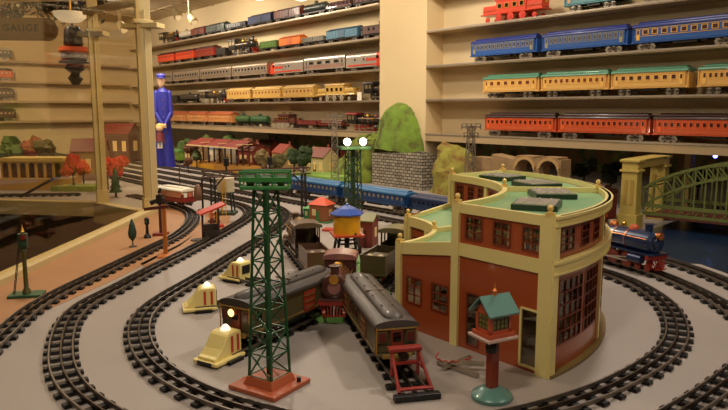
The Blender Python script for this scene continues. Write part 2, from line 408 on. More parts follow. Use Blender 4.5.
# ================================================================== ROLLING STOCK
def truck_mb(x, wr=.013, wb=.028, gy=.0215, n=2):
    m = MB()
    m.box((x, 0, wr + .006), (wb * 1.3, .02, .008))
    for sy in (-1, 1):
        m.box((x, sy * (gy + .005), wr + .002), (wb * 1.9, .004, .008)); m.box((x, sy * (gy + .007), wr + .004), (.012, .004, .014))
        for k in range(n):
            xx = x + (k - (n - 1) / 2) * wb
            m.rod((xx, sy * (gy - .003), wr), (xx, sy * (gy + .003), wr), wr, n=12, m=1)
            m.rod((xx, sy * (gy + .003), wr), (xx, sy * (gy + .0085), wr), .0035, n=8, m=1)
    return m
def arch(w, z, h, n=10, drop=.003):
    return [(-w / 2, z - drop)] + [(-w / 2 * math.cos(PI * i / n), z + h * math.sin(PI * i / n) ** .8) for i in range(n + 1)] + [(w / 2, z - drop)]
def passenger(t, L, body, roof, nw=10, H=.128, W=.08, trim=None, glass=None, style='heavy', gy=.0215):
    bm_, rm = mat(body, .32, 0, .05, 10, .3), mat(roof, .38, 0, .06, 10, .2)
    tm = mat(trim or tuple(min(255, int(c * 1.15)) for c in body), .35, 0, .05)
    gm = mat(glass, .3, 0, .2, 40) if glass else GLASSD
    z0, z1 = .037, H * .81
    if style == 'stream':
        m = MB(); m.ext([(-W / 2, z0 - .008), (W / 2, z0 - .008)] + [(a, z) for a, z in arch(W, z1, H - z1)[::-1]][0:], -L / 2, L / 2)
        m.build('body', mat(body, .3, .75, .05, 10), t, smooth=True)
        m = MB()
        for k in range(5): m.box((0, 0, z0 + .004 + k * .005), (L - .01, W + .002, .0015))
        m.build('fluting', mat(roof, .35, .6), t)
    else:
        m = MB(); m.box((0, 0, (z0 + z1) / 2), (L - .03, W, z1 - z0)); m.box((0, 0, z0 - .002), (L - .012, W * .96, .008))
        m.build('body', bm_, t, bevel=.002)
        m = MB()
        m.ext(arch(W + .008, z1, (H - z1) * .6), -L / 2 + .004, L / 2 - .004)
        m.ext(arch(W * .5, z1 + (H - z1) * .45, (H - z1) * .55, 8), -L / 2 + .02, L / 2 - .02)
        m.build('roof', rm, t, smooth=True)
        for e in (-1, 1):
            m = MB(); m.box((e * (L / 2 - .009), 0, (z0 + z1) / 2 - .004), (.012, W * .8, z1 - z0 - .008)); m.box((e * (L / 2 - .005), 0, z0 - .004), (.012, W, .005))
            for sy in (-1, 1): m.box((e * (L / 2 - .004), sy * W * .42, (z0 + z1) / 2), (.004, .004, z1 - z0))
            m.build('vestibule', bm_, t)
    zw = z0 + (z1 - z0) * .62; hw = (z1 - z0) * .34; sp = (L - .09) / nw
    for sy in (-1, 1):
        m = MB(); yy = sy * (W / 2 + .0008)
        m.box((0, yy, zw - hw * .75), (L - .034, .0016, .002)); m.box((0, yy, zw + hw * .68), (L - .034, .0016, .002))
        for k in range(nw):
            x = -L / 2 + .045 + (k + .5) * sp
            m.box((x, yy, zw), (sp * .66, .0022, hw)); m.box((x, yy + sy * .0008, zw), (sp * .46, .0022, hw * .74), 1)
        for x in (-L / 2 + .032, L / 2 - .032): m.box((x, yy, zw - hw * .5), (.015, .0022, hw * 2), 0); m.box((x, yy + sy * .0006, zw), (.009, .0022, hw * .8), 1)
        m.build('window_row', [tm, gm], t)
    for x in (-L / 2 + .07, L / 2 - .07): truck_mb(x, .0145, n=3 if L > .42 else 2, wb=.027 if L > .42 else .032, gy=gy).build('truck', [mat((60, 50, 40), .4, .5), WHEEL], t, smooth=True)
    m = MB(); m.box((0, 0, z0 - .010), (L * .22, W * .7, .012)); m.box((0, 0, z0 - .003), (L - .03, W * .5, .006)); m.rod((L * .14, -.02, z0 - .01), (L * .2, -.02, z0 - .01), .006)
    m.build('underframe', BLACK, t)
def boxcar(t, L, body, roof, kind='box', H=.10, W=.075):
    bm_, rm = mat(body, .38, 0, .08, 12, .2), mat(roof, .45, 0, .08)
    z0 = .03
    m = MB(); m.box((0, 0, z0 - .003), (L, W * .8, .008)); m.build('frame', BLACK, t)
    if kind == 'box':
        m = MB(); m.box((0, 0, (z0 + H * .85) / 2), (L - .016, W, H * .85 - z0))
        for k in range(11):
            for sy in (-1, 1): m.box((-L / 2 + .02 + k * (L - .04) / 10, sy * W / 2, (z0 + H * .85) / 2), (.0025, .003, H * .85 - z0 - .006))
        m.build('body', bm_, t)
        m = MB(); m.ext([(-W / 2 - .003, H * .85), (0, H), (W / 2 + .003, H * .85), (W / 2, H * .82), (-W / 2, H * .82)], -L / 2 + .005, L / 2 - .005); m.box((0, 0, H), (L - .02, .014, .003)); m.build('roof', rm, t)
        for sy in (-1, 1):
            m = MB(); m.box((0, sy * (W / 2 + .002), (z0 + H * .82) / 2 + .001), (L * .2, .003, H * .8 - z0)); m.rod((L * .07, sy * (W / 2 + .004), z0 + .015), (L * .07, sy * (W / 2 + .004), z0 + .03), .0015, n=6); m.build('door', rm, t)
    elif kind == 'gondola':
        m = MB(); h = H * .62 - z0
        for sy in (-1, 1): m.box((0, sy * (W / 2 - .002), z0 + h / 2), (L - .016, .004, h)); m.box((0, sy * (W / 2), z0 + h), (L - .01, .006, .004))
        for sx in (-1, 1): m.box((sx * (L / 2 - .01), 0, z0 + h / 2), (.004, W, h))
        m.box((0, 0, z0 + .002), (L - .02, W, .004))
        for k in range(9):
            for sy in (-1, 1): m.box((-L / 2 + .02 + k * (L - .04) / 8, sy * (W / 2 + .001), z0 + h / 2), (.004, .004, h))
        m.build('body', bm_, t); m = MB(); m.box((0, 0, z0 + h * .7), (L - .03, W - .01, .01)); m.build('load', rm, t)
    elif kind == 'tank':
        m = MB(); r = W * .42; m.lathe([(r * .6, -L / 2 + .012), (r, -L / 2 + .022), (r, L / 2 - .022), (r * .6, L / 2 - .012)], (0, 0, z0 + r), 'x', 18)
        m.build('tank', bm_, t, smooth=True); m = MB(); m.lathe([(.016, 0), (.016, .014), (.010, .02)], (0, 0, z0 + 2 * r - .003), n=14)
        for x in (-L * .3, L * .3): m.lathe([(r + .001, -.003), (r + .001, .003)], (x, 0, z0 + r), 'x', 18)
        m.build('dome', rm, t, smooth=True)
    elif kind == 'caboose':
        m = MB(); m.box((0, 0, (z0 + H * .78) / 2), (L - .05, W, H * .78 - z0)); m.box((L * .1, 0, H * .9), (.055, W * .7, H * .22)); m.build('body', bm_, t)
        m = MB(); m.ext(arch(W + .006, H * .78, .008), -L / 2 + .006, L / 2 - .006); m.ext(arch(W * .7 + .006, H, .006), L * .1 - .032, L * .1 + .032); m.build('roof', rm, t, smooth=True)
        for x in (-L * .25, -L * .1, L * .1, L * .28):
            for sy in (-1, 1): m = MB(); m.box((x, sy * (W / 2 + .001), (z0 + H * .78) / 2 + .006), (.018, .003, .02), 0); m.box((x, sy * (W / 2 + .002), (z0 + H * .78) / 2 + .006), (.012, .003, .014), 1); m.build('window', [rm, GLASSD], t)
        m = MB()
        for sx in (-1, 1):
            for y in (-.03, 0, .03): m.rod((sx * (L / 2 - .006), y, z0), (sx * (L / 2 - .006), y, z0 + .025), .0012, n=5)
            m.rod((sx * (L / 2 - .006), -.035, z0 + .025), (sx * (L / 2 - .006), .035, z0 + .025), .0012, n=5)
        m.build('railing', BRASS, t)
    elif kind == 'flat':
        m = MB(); m.box((0, 0, z0 + .004), (L, W, .008))
        for k in range(8):
            for sy in (-1, 1): m.box((-L / 2 + .02 + k * (L - .04) / 7, sy * (W / 2 - .002), z0 + .014), (.004, .004, .018))
        m.build('body', bm_, t); m = MB()
        for k in (-1, 0, 1): m.rod((-L * .42, k * .02, z0 + .018), (L * .42, k * .02, z0 + .018), .010, n=10)
        m.rod((-L * .42, -.01, z0 + .034), (L * .42, -.01, z0 + .034), .010, n=10); m.rod((-L * .42, .01, z0 + .034), (L * .42, .01, z0 + .034), .010, n=10)
        m.build('load', rm, t, smooth=True)
    for x in (-L / 2 + .05, L / 2 - .05): truck_mb(x).build('truck', [mat((60, 50, 40), .4, .5), WHEEL], t, smooth=True)
def steam(t, L, body, accent, nd=3, H=.125, W=.07, wheelc=None, metal=BRASS, sgn=1, front_face=False):
    """engine with its smokebox at local +x (sgn=1)"""
    bm_ = mat(body, .28, .15, .08, 10, .4); am = mat(accent, .35, 0, .06, 10, .3); wm = mat(wheelc or accent, .35, .1, .08)
    X = lambda a: sgn * a * L
    r = H * .23; zc = H * .58
    m = MB(); pr = [(r * .98, X(-.18)), (r, X(-.1)), (r, X(.28)), (r * 1.06, X(.285)), (r * 1.06, X(.42)), (r * .85, X(.44)), (r * .3, X(.445))]
    m.lathe(pr, (0, 0, zc), 'x', 20); m.build('boiler', bm_, t, smooth=True)
    m = MB()
    for a in (-.05, .08, .2): m.lathe([(r + .0012, X(a) - .0015), (r + .0012, X(a) + .0015)], (0, 0, zc), 'x', 20)
    for sy in (-1, 1): m.rod((X(-.15), sy * (r + .003), zc + r * .45), (X(.42), sy * (r + .003), zc + r * .45), .0012, n=5)
    m.build('boiler_bands', metal, t, smooth=True)
    m = MB(); m.lathe([(r * .45, 0), (r * .34, .006), (r * .36, H * .16), (r * .5, H * .19), (r * .44, H * .19)], (X(.36), 0, zc + r * .9), n=14); m.build('smokestack', bm_, t, smooth=True)
    for a, q in ((.22, .9), (.02, 1.1)):
        m = MB(); m.lathe([(r * .42, 0), (r * .4, H * .07), (r * .25, H * .11), (.001, H * .12)], (X(a), 0, zc + r * .9), n=14); m.build('dome', metal if q > 1 else am, t, smooth=True)
    m = MB(); m.ball((X(.12), 0, zc + r + .009), .007, 10); m.rod((X(.12), -.008, zc + r), (X(.12), -.008, zc + r + .012), .0015, n=5); m.rod((X(.12), .008, zc + r), (X(.12), .008, zc + r + .012), .0015, n=5); m.build('bell', BRASS, t, smooth=True)
    m = MB(); m.rod((X(.43), 0, zc + r * .75), (X(.475), 0, zc + r * .75), .009, .011, n=12); m.build('headlight', metal, t, smooth=True)
    m = MB(); m.lathe([(r * .55, X(.443)), (r * .5, X(.455)), (.001, X(.46))], (0, 0, zc), 'x', 16)
    m.build('smokebox_door', am if front_face else bm_, t, smooth=True)
    # cab
    cz0, cz1 = H * .38, H * .9
    m = MB(); x0, x1 = X(-.42), X(-.18)
    for sy in (-1, 1):
        y = sy * (W / 2 - .002)
        for a, b, c_, d_ in ((x0, x1, cz0, cz0 + (cz1 - cz0) * .45), (x0, x1, cz1 - .008, cz1), (x0, x0 + sgn * .008, cz0, cz1), (x1 - sgn * .008, x1, cz0, cz1), ((x0 + x1) / 2 - .003, (x0 + x1) / 2 + .003, cz0, cz1)):
            m.box(((a + b) / 2, y, (c_ + d_) / 2), (abs(b - a), .003, d_ - c_))
    m.box((x1, 0, (cz0 + cz1) / 2), (.003, W, cz1 - cz0)); m.box(((x0 + x1) / 2, 0, cz0), (abs(x1 - x0), W, .004))
    m.build('cab', bm_, t)
    m = MB(); m.ext(arch(W + .01, cz1, H * .10), min(x0, x1) - .012, max(x0, x1) + .006); m.build('cab_roof', am, t, smooth=True)
    # running board, cylinders, pilot
    m = MB(); m.box((X(.08), 0, H * .37), (L * .78, W * .94, .004))
    for sy in (-1, 1): m.rod((X(.27), sy * W * .42, H * .24), (X(.39), sy * W * .42, H * .24), H * .09, n=14)
    m.build('running_board', bm_, t, smooth=True)
    m = MB()
    for k in range(9):
        y = (k - 4) / 4 * W * .45; m.bar((X(.43), y, H * .3), (X(.5) - sgn * abs(y) * .5, y * .8, .010), .0025, .0025)
    m.box((X(.44), 0, H * .31), (.008, W * 1.02, .012)); m.bar((X(.485), -W * .28, .01), (X(.5), 0, .01), .003, .003); m.bar((X(.485), W * .28, .01), (X(.5), 0, .01), .003, .003)
    m.build('pilot', mat((150, 40, 28), .4), t)
    R = H * (.2 if nd <= 3 else .16)
    for k in range(nd):
        for sy in (-1, 1):
            x = X(-.2 + k * (.42 / max(1, nd - 1))); y = sy * .0225
            m = MB(); m.lathe([(R * .82, y - .003), (R, y - .003), (R, y + .003), (R * .82, y + .003), (R * .8, y - .001)], (x, 0, R), 'y', 20)
            for s_ in range(10):
                a = 2 * PI * s_ / 10; m.rod((x, y, R), (x + R * .85 * math.cos(a), y, R + R * .85 * math.sin(a)), .0012, n=4, m=0)
            m.rod((x, y - .004, R), (x, y + .004, R), R * .25, n=10, m=0); m.build('driving_wheel', [wm], t, smooth=True)
    for a in (.33, .42):
        for sy in (-1, 1):
            m = MB(); m.rod((X(a), sy * .020, .011), (X(a), sy * .026, .011), .011, n=14); m.rod((X(a), sy * .019, .011), (X(a), sy * .028, .011), .004, n=8); m.build('pilot_wheel', wm, t, smooth=True)
    for sy in (-1, 1):
        m = MB(); m.bar((X(-.22), sy * .029, R * .8), (X(.24), sy * .029, R * .8), .002, .005); m.bar((X(.02), sy * .031, R * .8), (X(.3), sy * .031, H * .24), .002, .004); m.build('side_rod', SILVER, t)
def tender(t, L, body, accent, H=.085, W=.072, coal=True, rear=1, truckc=(60, 50, 40)):
    bm_ = mat(body, .38, .1, .08, 12, .2)
    z0 = .03
    m = MB(); m.box((0, 0, z0), (L, W, .006)); h = H - z0
    for sy in (-1, 1): m.box((0, sy * (W / 2 - .0035), z0 + h / 2), (L - .012, .003, h))
    for sx in (-1, 1): m.box((sx * (L / 2 - .008), 0, z0 + h / 2), (.003, W - .006, h))
    m.box((rear * L * .2, 0, z0 + h * .82), (L * .52, W - .01, .003))
    for sy in (-1, 1): m.box((0, sy * (W / 2 - .003), H), (L - .01, .005, .003))
    m.build('body', bm_, t)
    m = MB()
    for k in (-1, 1): m.lathe([(.008, 0), (.008, .007), (.004, .010)], (rear * L * .32, k * .018, z0 + h * .82), n=12)
    m.build('water_hatch', mat(accent, .4), t, smooth=True)
    if coal:
        m = MB()
        for k in range(16): m.blob((-rear * L * .22 + random.uniform(-.03, .03), random.uniform(-.024, .024), z0 + h * .6 + random.uniform(0, .012)), .011, n=6)
        o = m.build('coal', mat((18, 16, 15), .8), t); o['kind'] = 'stuff'
    for x in (-L / 2 + .04, L / 2 - .04): truck_mb(x).build('truck', [mat(truckc, .4, .3), WHEEL], t, smooth=True)
def electric(t, L, body, roof, H=.115, W=.078, wheelc=(160, 150, 130)):
    bm_, rm = mat(body, .33, 0, .05, 10, .3), mat(roof, .4, 0, .06)
    z0 = .043
    m = MB(); m.box((0, 0, (z0 + H * .86) / 2), (L * .46, W, H * .86 - z0)); m.box((L * .33, 0, (z0 + H * .68) / 2), (L * .24, W * .84, H * .68 - z0)); m.box((-L * .33, 0, (z0 + H * .68) / 2), (L * .24, W * .84, H * .68 - z0))
    m.box((0, 0, z0), (L * .96, W, .008)); m.build('body', bm_, t, bevel=.003)
    m = MB(); m.ext(arch(W + .006, H * .86, H * .10), -L * .25, L * .25); m.build('roof', rm, t, smooth=True)
    for sy in (-1, 1):
        for x in (-.17, -.06, .06, .17): m = MB(); m.box((x * L, sy * (W / 2 + .001), H * .62), (.028, .003, H * .2), 0); m.box((x * L, sy * (W / 2 + .002), H * .62), (.02, .003, H * .15), 1); m.build('window', [BRASS, GLASSD], t)
    for s_ in (-1, 1):
        m = MB(); m.rod((s_ * L * .42, 0, H * .62), (s_ * L * .46, 0, H * .62), .008, .010, n=12); m.build('headlight', BRASS, t, smooth=True)
        m = MB(); m.rod((s_ * L * .42, .0, z0 + .01), (s_ * L * .49, 0, z0 + .004), .003, n=6); m.build('coupler', BLACK, t)
    m = MB()
    for s_ in (-1, 1):
        m.bar((s_ * .03, -.015, H * .93), (s_ * .05, 0, H * 1.04), .002, .002); m.bar((s_ * .03, .015, H * .93), (s_ * .05, 0, H * 1.04), .002, .002); m.rod((s_ * .05, -.02, H * 1.04), (s_ * .05, .02, H * 1.04), .0018, n=6)
    m.build('pantograph', BLACK, t)
    m = MB()
    for sy in (-1, 1):
        m.rod((-L * .44, sy * W * .46, z0 + .02), (-L * .24, sy * W * .46, z0 + .02), .0012, n=5); m.rod((L * .24, sy * W * .46, z0 + .02), (L * .44, sy * W * .46, z0 + .02), .0012, n=5)
    m.build('handrail', BRASS, t)
    for k in range(5):
        for sy in (-1, 1):
            x = (-.36 + k * .18) * L; m = MB(); R = .021 if 0 < k < 4 else .014
            m.rod((x, sy * .034, R), (x, sy * .040, R), R, n=16); m.rod((x, sy * .034, R), (x, sy * .043, R), R * .4, n=8); m.build('wheel', mat(wheelc, .35, .2), t, smooth=True)
def diesel(t, L, body, nose, H=.12, W=.08, sgn=1):
    bm_ = mat(body, .3, .75, .05); nm = mat(nose, .32, 0, .05, 10, .3); z0 = .022
    prof = [(-W / 2, z0), (W / 2, z0)] + arch(W, H * .8, H * .2)[::-1]
    m = MB(); x0, x1 = (-L / 2, L * .34) if sgn > 0 else (-L * .34, L / 2)
    m.ext(prof, x0, x1); m.build('body', bm_, t, smooth=True)
    m = MB(); n = len(prof); vs = []; rings = [(.34, 1, 1), (.40, .98, .96), (.46, .9, .78), (.49, .75, .62), (.5, .5, .5)]
    for a, sy, sz in rings:
        for p in prof: vs.append((sgn * a * L, p[0] * sy, z0 + (p[1] - z0) * sz))
    fs = [(k * n + i, k * n + (i + 1) % n, (k + 1) * n + (i + 1) % n, (k + 1) * n + i) for k in range(4) for i in range(n)] + [tuple(range(4 * n, 5 * n))]
    m.add(vs, fs); m.build('nose', nm, t, smooth=True)
    m = MB()
    for sy in (-1, 1):
        m.box((0, sy * (W / 2 + .001), H * .3), (L * .9, .002, H * .08)); m.box((sgn * L * .2, sy * (W / 2 + .0012), H * .58), (L * .26, .002, H * .14))
    m.build('red_stripe', nm, t)
    m = MB()
    for sy in (-1, 1):
        for a in (-.25, 0, .1): m.rod((a * L, sy * (W / 2 - .001), H * .62), (a * L, sy * (W / 2 + .002), H * .62), .007, n=12)
        m.box((sgn * L * .36, sy * (W / 2 - .0), H * .68), (.024, .003, .018))
    m.build('porthole_row', GLASSD, t)
    for x in (-L * .32, L * .3): truck_mb(x, n=2, wb=.035).build('truck', [mat((170, 165, 155), .35, .7), WHEEL], t, smooth=True)

KN = dict(car='passenger_car', stream='streamlined_car', box='boxcar', gondola='gondola_car', tank='tank_car', caboose='caboose', flat='flat_car', steam='steam_locomotive', tender='tender', electric='electric_locomotive', diesel='diesel_locomotive')
CN = dict(car='train car', stream='train car', box='train car', gondola='train car', tank='train car', caboose='train car', flat='train car', steam='locomotive', tender='tender', electric='locomotive', diesel='locomotive')
def stock(kind, L, c1, c2, label, loc, rz, group=None, **k):
    t = thing(KN[kind], label, CN[kind], loc, rz, group)
    if kind == 'car': passenger(t, L, c1, c2, **k)
    elif kind == 'stream': passenger(t, L, c1, c2, style='stream', trim=(120, 112, 100), **k)
    elif kind == 'steam': steam(t, L, c1, c2, **k)
    elif kind == 'tender': tender(t, L, c1, c2, **k)
    elif kind == 'electric': electric(t, L, c1, c2, **k)
    elif kind == 'diesel': diesel(t, L, c1, c2, **k)
    else: boxcar(t, L, c1, c2, kind, **k)
    return t
def on_shelf(row, x0, x1, kind, c1, c2, label, group=None, **k):
    z = SHELF_Z[row] + .0005; v = -.095
    if kind in ('car', 'stream'): k['gy'] = .032
    a, b = wall_u(x0, v - .03, z + .05), wall_u(x1, v - .03, z + .05)
    stock(kind, abs(b - a) - .004, c1, c2, label, uv((a + b) / 2, v, z), WALL_ROT, group, **k)
# --- right of the pillar
G4, G3, G2, G1 = 'trains on the upper right shelf', 'blue cars on the right shelves', 'yellow cars on the right shelves', 'orange cars on the right shelves'
on_shelf(3, 480, 546, 'electric', (206, 62, 30), (190, 56, 28), 'orange-red electric locomotive on the upper right shelf', G4, H=.13, wheelc=(200, 60, 40))
on_shelf(3, 564, 625, 'car', (72, 128, 138), (60, 60, 58), 'teal passenger car on the upper right shelf beside the red locomotive', G4, nw=7, trim=(200, 150, 90))
on_shelf(3, 636, 700, 'car', (36, 36, 42), (30, 30, 34), 'black passenger car at the right end of the upper right shelf', G4, nw=7)
BL, BR = (40, 86, 156), (34, 50, 122)
on_shelf(2, 471, 538, 'car', BL, BR, 'leftmost blue passenger car on the right shelves', G3, nw=13, trim=(150, 140, 110), glass=(60, 60, 70), H=.128)
on_shelf(2, 542, 629, 'car', BL, BR, 'middle blue passenger car on the right shelves', G3, nw=14, trim=(150, 140, 110), glass=(70, 70, 80), H=.128)
on_shelf(2, 632, 745, 'car', BL, BR, 'rightmost blue car with yellow-framed windows on the right shelves', G3, nw=9, trim=(225, 170, 60), glass=(60, 30, 30), H=.128)
YC, YR = (222, 174, 96), (78, 132, 104)
on_shelf(1, 483, 540, 'car', YC, YR, 'leftmost yellow car with a green roof on the right shelves', G2, nw=6, trim=(235, 185, 95), glass=(110, 50, 30))
on_shelf(1, 541, 610, 'car', YC, YR, 'second yellow car from the left with a green roof', G2, nw=9, trim=(235, 185, 95), glass=(110, 50, 30))
on_shelf(1, 611, 690, 'car', YC, YR, 'third yellow car from the left with a green roof', G2, nw=7, trim=(235, 185, 95), glass=(80, 40, 30))
on_shelf(1, 697, 780, 'car', YC, YR, 'rightmost yellow car with a green roof, cut by the picture edge', G2, nw=10, trim=(235, 185, 95), glass=(80, 40, 30))
OC, OR = (200, 88, 50), (50, 26, 22)
on_shelf(0, 485, 557, 'car', OC, OR, 'leftmost orange passenger car with a dark roof on the right shelves', G1, nw=12, trim=(230, 100, 45), glass=(60, 24, 16))
on_shelf(0, 558, 651, 'car', OC, OR, 'middle orange passenger car with a dark roof on the right shelves', G1, nw=14, trim=(230, 100, 45), glass=(60, 24, 16))
on_shelf(0, 653, 780, 'car', OC, OR, 'rightmost orange passenger car with a dark roof on the right shelves', G1, nw=15, trim=(230, 100, 45), glass=(60, 24, 16))
# --- left of the pillar, top shelf
g = 'freight train on the top left shelf'
on_shelf(4, 158, 177, 'steam', (40, 36, 32), (60, 56, 50), 'small dark engine at the far left end of the top left shelf', g)
on_shelf(4, 178, 190, 'tank', (190, 180, 160), (150, 140, 120), 'pale grey tank car on the top left shelf', g)
on_shelf(4, 191, 205, 'box', (120, 50, 30), (90, 40, 28), 'red-brown boxcar next to the pale tank car on the top left shelf', g)
on_shelf(4, 206, 225, 'box', (40, 56, 40), (34, 40, 34), 'dark green boxcar on the top left shelf', g)
on_shelf(4, 226, 247, 'gondola', (36, 32, 34), (50, 44, 40), 'black low-sided car on the top left shelf', g)
on_shelf(4, 248, 272, 'box', (36, 48, 84), (34, 38, 60), 'navy blue boxcar on the top left shelf', g)
on_shelf(4, 274, 301, 'box', (104, 48, 34), (90, 42, 30), 'brown-red boxcar right of the navy one on the top left shelf', g)
on_shelf(4, 302, 325, 'tank', (40, 50, 46), (34, 38, 36), 'dark tank car near the right end of the top left shelf', g)
on_shelf(4, 326, 352, 'flat', (90, 34, 30), (60, 30, 30), 'dark red flat car near the right end of the top left shelf', g)
on_shelf(4, 353, 392, 'gondola', (70, 30, 28), (50, 40, 36), 'maroon low-sided car at the right end of the top left shelf', g)
g = 'trains on the second highest left shelf'
for x0, x1, q in ((158, 175, 'leftmost'), (176, 195, 'middle'), (196, 215, 'rightmost')):
    on_shelf(3, x0, x1, 'car', (196, 66, 34) if x0 < 180 else (138, 44, 32), (70, 30, 26), '%s of three red passenger cars behind the black engine' % q, g, nw=7, glass=(90, 30, 20))
on_shelf(3, 216, 226, 'tender', (36, 32, 30), (60, 50, 40), 'black tender of the big black engine on the left shelves', g)
on_shelf(3, 227, 254, 'steam', (34, 30, 28), (60, 54, 46), 'big black steam engine on the second highest left shelf', g, H=.15)
on_shelf(3, 260, 278, 'gondola', (78, 110, 40), (60, 84, 34), 'green hopper car on the second highest left shelf', g, H=.13)
on_shelf(3, 279, 301, 'box', (230, 122, 36), (206, 104, 34), 'bright orange boxcar on the second highest left shelf', g)
on_shelf(3, 302, 325, 'gondola', (112, 108, 96), (100, 90, 76), 'grey low-sided car beside the orange boxcar', g)
on_shelf(3, 326, 359, 'box', (62, 106, 128), (52, 84, 104), 'steel blue boxcar on the second highest left shelf', g)
on_shelf(3, 361, 396, 'caboose', (84, 48, 38), (60, 36, 30), 'brown caboose beside the pillar', g)
g = 'silver streamliner on the middle left shelf'
SV, SR = (196, 178, 156), (150, 134, 116)
for i, (x0, x1) in enumerate(((160, 173), (174, 200), (201, 232), (233, 268))):
    on_shelf(2, x0, x1, 'stream', SV, SR, '%s silver streamlined car on the middle left shelf' % ('far left', 'second from left', 'third from left', 'fourth from left')[i], g, nw=9)
on_shelf(2, 270, 304, 'diesel', (205, 196, 184), (206, 60, 34), 'silver diesel locomotive with a red nose facing left', g, sgn=-1)
on_shelf(2, 305, 346, 'stream', (205, 196, 184), (206, 90, 60), 'silver car with portholes and an orange-red stripe', g, nw=4)
on_shelf(2, 347, 384, 'diesel', (205, 196, 184), (206, 60, 34), 'silver diesel locomotive with a red nose beside the pillar', g, sgn=1)
g = 'cream train on the second lowest left shelf'
on_shelf(1, 162, 178, 'tender', (36, 33, 30), (50, 46, 40), 'black tender at the far left of the second lowest left shelf', g)
on_shelf(1, 179, 196, 'tank', (60, 52, 44), (50, 44, 38), 'dark grey tank car left of the round-nosed black engine', g)
on_shelf(1, 197, 226, 'steam', (44, 40, 40), (190, 180, 160), 'black engine with a bright front on the second lowest left shelf', g)
for i, (x0, x1) in enumerate(((227, 252), (253, 282), (283, 315))):
    on_shelf(1, x0, x1, 'car', (200, 160, 84), (190, 156, 90), '%s of three cream passenger cars on the left shelves' % ('leftmost', 'middle', 'rightmost')[i], g, nw=7, glass=(120, 70, 34), trim=(214, 176, 104))
on_shelf(1, 316, 356, 'electric', (200, 162, 84), (190, 150, 80), 'cream electric locomotive pulling the cream cars', g, H=.13)
on_shelf(1, 361, 400, 'steam', (30, 27, 26), (50, 46, 42), 'black engine beside the pillar on the second lowest left shelf', g)
m = MB(); m.box((0, 0, .028), (.045, .004, .056)); o = m.build('display_card', WHITE, None, loc=uv(wall_u(360, -.12, SHELF_Z[1] + .03), -.125, SHELF_Z[1] + .0005)); o.rotation_euler = (0, 0, WALL_ROT); tag(o, 'small white display card standing between the cream and black engines', 'card')
g = 'trains on the lowest left shelf'
for i, (x0, x1) in enumerate(((168, 186), (187, 207), (208, 233))):
    on_shelf(0, x0, x1, 'car', (206, 142, 84), (176, 92, 56), '%s of three tan passenger cars on the lowest left shelf' % ('leftmost', 'middle', 'rightmost')[i], g, nw=6, glass=(214, 170, 110), trim=(190, 110, 60))
on_shelf(0, 234, 248, 'tank', (58, 88, 48), (50, 74, 44), 'green tank car next to the tan cars', g, H=.12)
on_shelf(0, 249, 266, 'tank', (46, 84, 48), (40, 70, 44), 'green tank car at the right end of the green pair', g, H=.12)
on_shelf(0, 273, 296, 'electric', (92, 48, 36), (80, 42, 32), 'brown box-cab locomotive on the lowest left shelf', g)
on_shelf(0, 297, 318, 'gondola', (126, 56, 48), (100, 50, 40), 'faded maroon low-sided car on the lowest left shelf', g)
on_shelf(0, 319, 343, 'flat', (130, 44, 36), (110, 80, 60), 'red flat car loaded with logs on the lowest left shelf', g)
on_shelf(0, 344, 385, 'steam', (34, 30, 28), (140, 40, 30), 'black steam engine with red wheels beside the pillar', g, nd=4)
# --- far left wall shelves behind the glass
far = [(3, (46, 40, 46), (190, 180, 170)), (2, (206, 92, 40), (60, 30, 26)), (1, (70, 54, 44), (190, 170, 140)), (0, (84, 34, 34), (60, 30, 30))]
for i, (r_, c1, c2) in enumerate(far):
    for k in range(2):
        t = thing('passenger_car', '%s passenger car on the %s shelf of the far left wall, seen through glass' % ('nearer' if k else 'farther', ranks[r_]), 'train car', uv(.085, -1.62 - .46 * k, SHELF_Z[r_] + .0305), WALL_ROT + PI / 2, 'cars on the far left wall')
        passenger(t, .43, c1, c2 if i != 2 else c1, nw=9, glass=(200, 180, 150))

# ================================================================== ROUNDHOUSE
CX, CY = -.086, 1.642
T0, T1, T2 = math.radians(-50.47), math.radians(-6.5), math.radians(37.5)
RO, RM, RI = .655, .43, .262
HT, HB0, HB1, HP = .296, .190, .216, .277
def pol(r, th, z=0.0): return (r * math.cos(th), r * math.sin(th), z)      # local to the turntable centre
rh = thing('toy_roundhouse', 'large orange-brown tin roundhouse with cream trim and green flat roofs', 'toy building', (CX, CY, 0))
TEAL_ROOF = mat((116, 160, 112), .42, 0, .06, 6, .3)
def wall_grid(fn, us, zs, holes, th=.003):
    """fn(u, z, off) -> xyz ; cells whose centre lies in a hole are left open"""
    m = MB()
    for a, b in zip(us, us[1:]):
        for c_, d_ in zip(zs, zs[1:]):
            uc, zc = (a + b) / 2, (c_ + d_) / 2
            if any(h[0] < uc < h[1] and h[2] < zc < h[3] for h in holes): continue
            vs = [fn(u, z, o) for o in (0, -th) for u, z in ((a, c_), (b, c_), (b, d_), (a, d_))]
            m.add(vs, [(0, 1, 2, 3), (7, 6, 5, 4), (0, 4, 5, 1), (1, 5, 6, 2), (2, 6, 7, 3), (3, 7, 4, 0)])
    return m
def breaks(a, b, holes, k, step=None):
    s = {round(a, 5), round(b, 5)}
    for h in holes: s.add(round(h[k], 5)); s.add(round(h[k + 1], 5))
    s = sorted(s)
    if step:
        o = []
        for p, q in zip(s, s[1:]):
            n = max(1, int(math.ceil((q - p) / step))); o += [p + (q - p) * i / n for i in range(n)]
        s = o + [s[-1]]
    return s
def radial_fn(th, side):
    tx, ty = math.sin(th) * side, -math.cos(th) * side      # outward normal of a radial wall
    return lambda r, z, off: (r * math.cos(th) + tx * off, r * math.sin(th) + ty * off, z)
def curve_fn(R, side): return lambda t, z, off: ((R + side * off) * math.cos(t), (R + side * off) * math.sin(t), z)
FRMAT = mat((196, 104, 52), .35, 0, .05)
MUL = mat((120, 52, 28), .35)
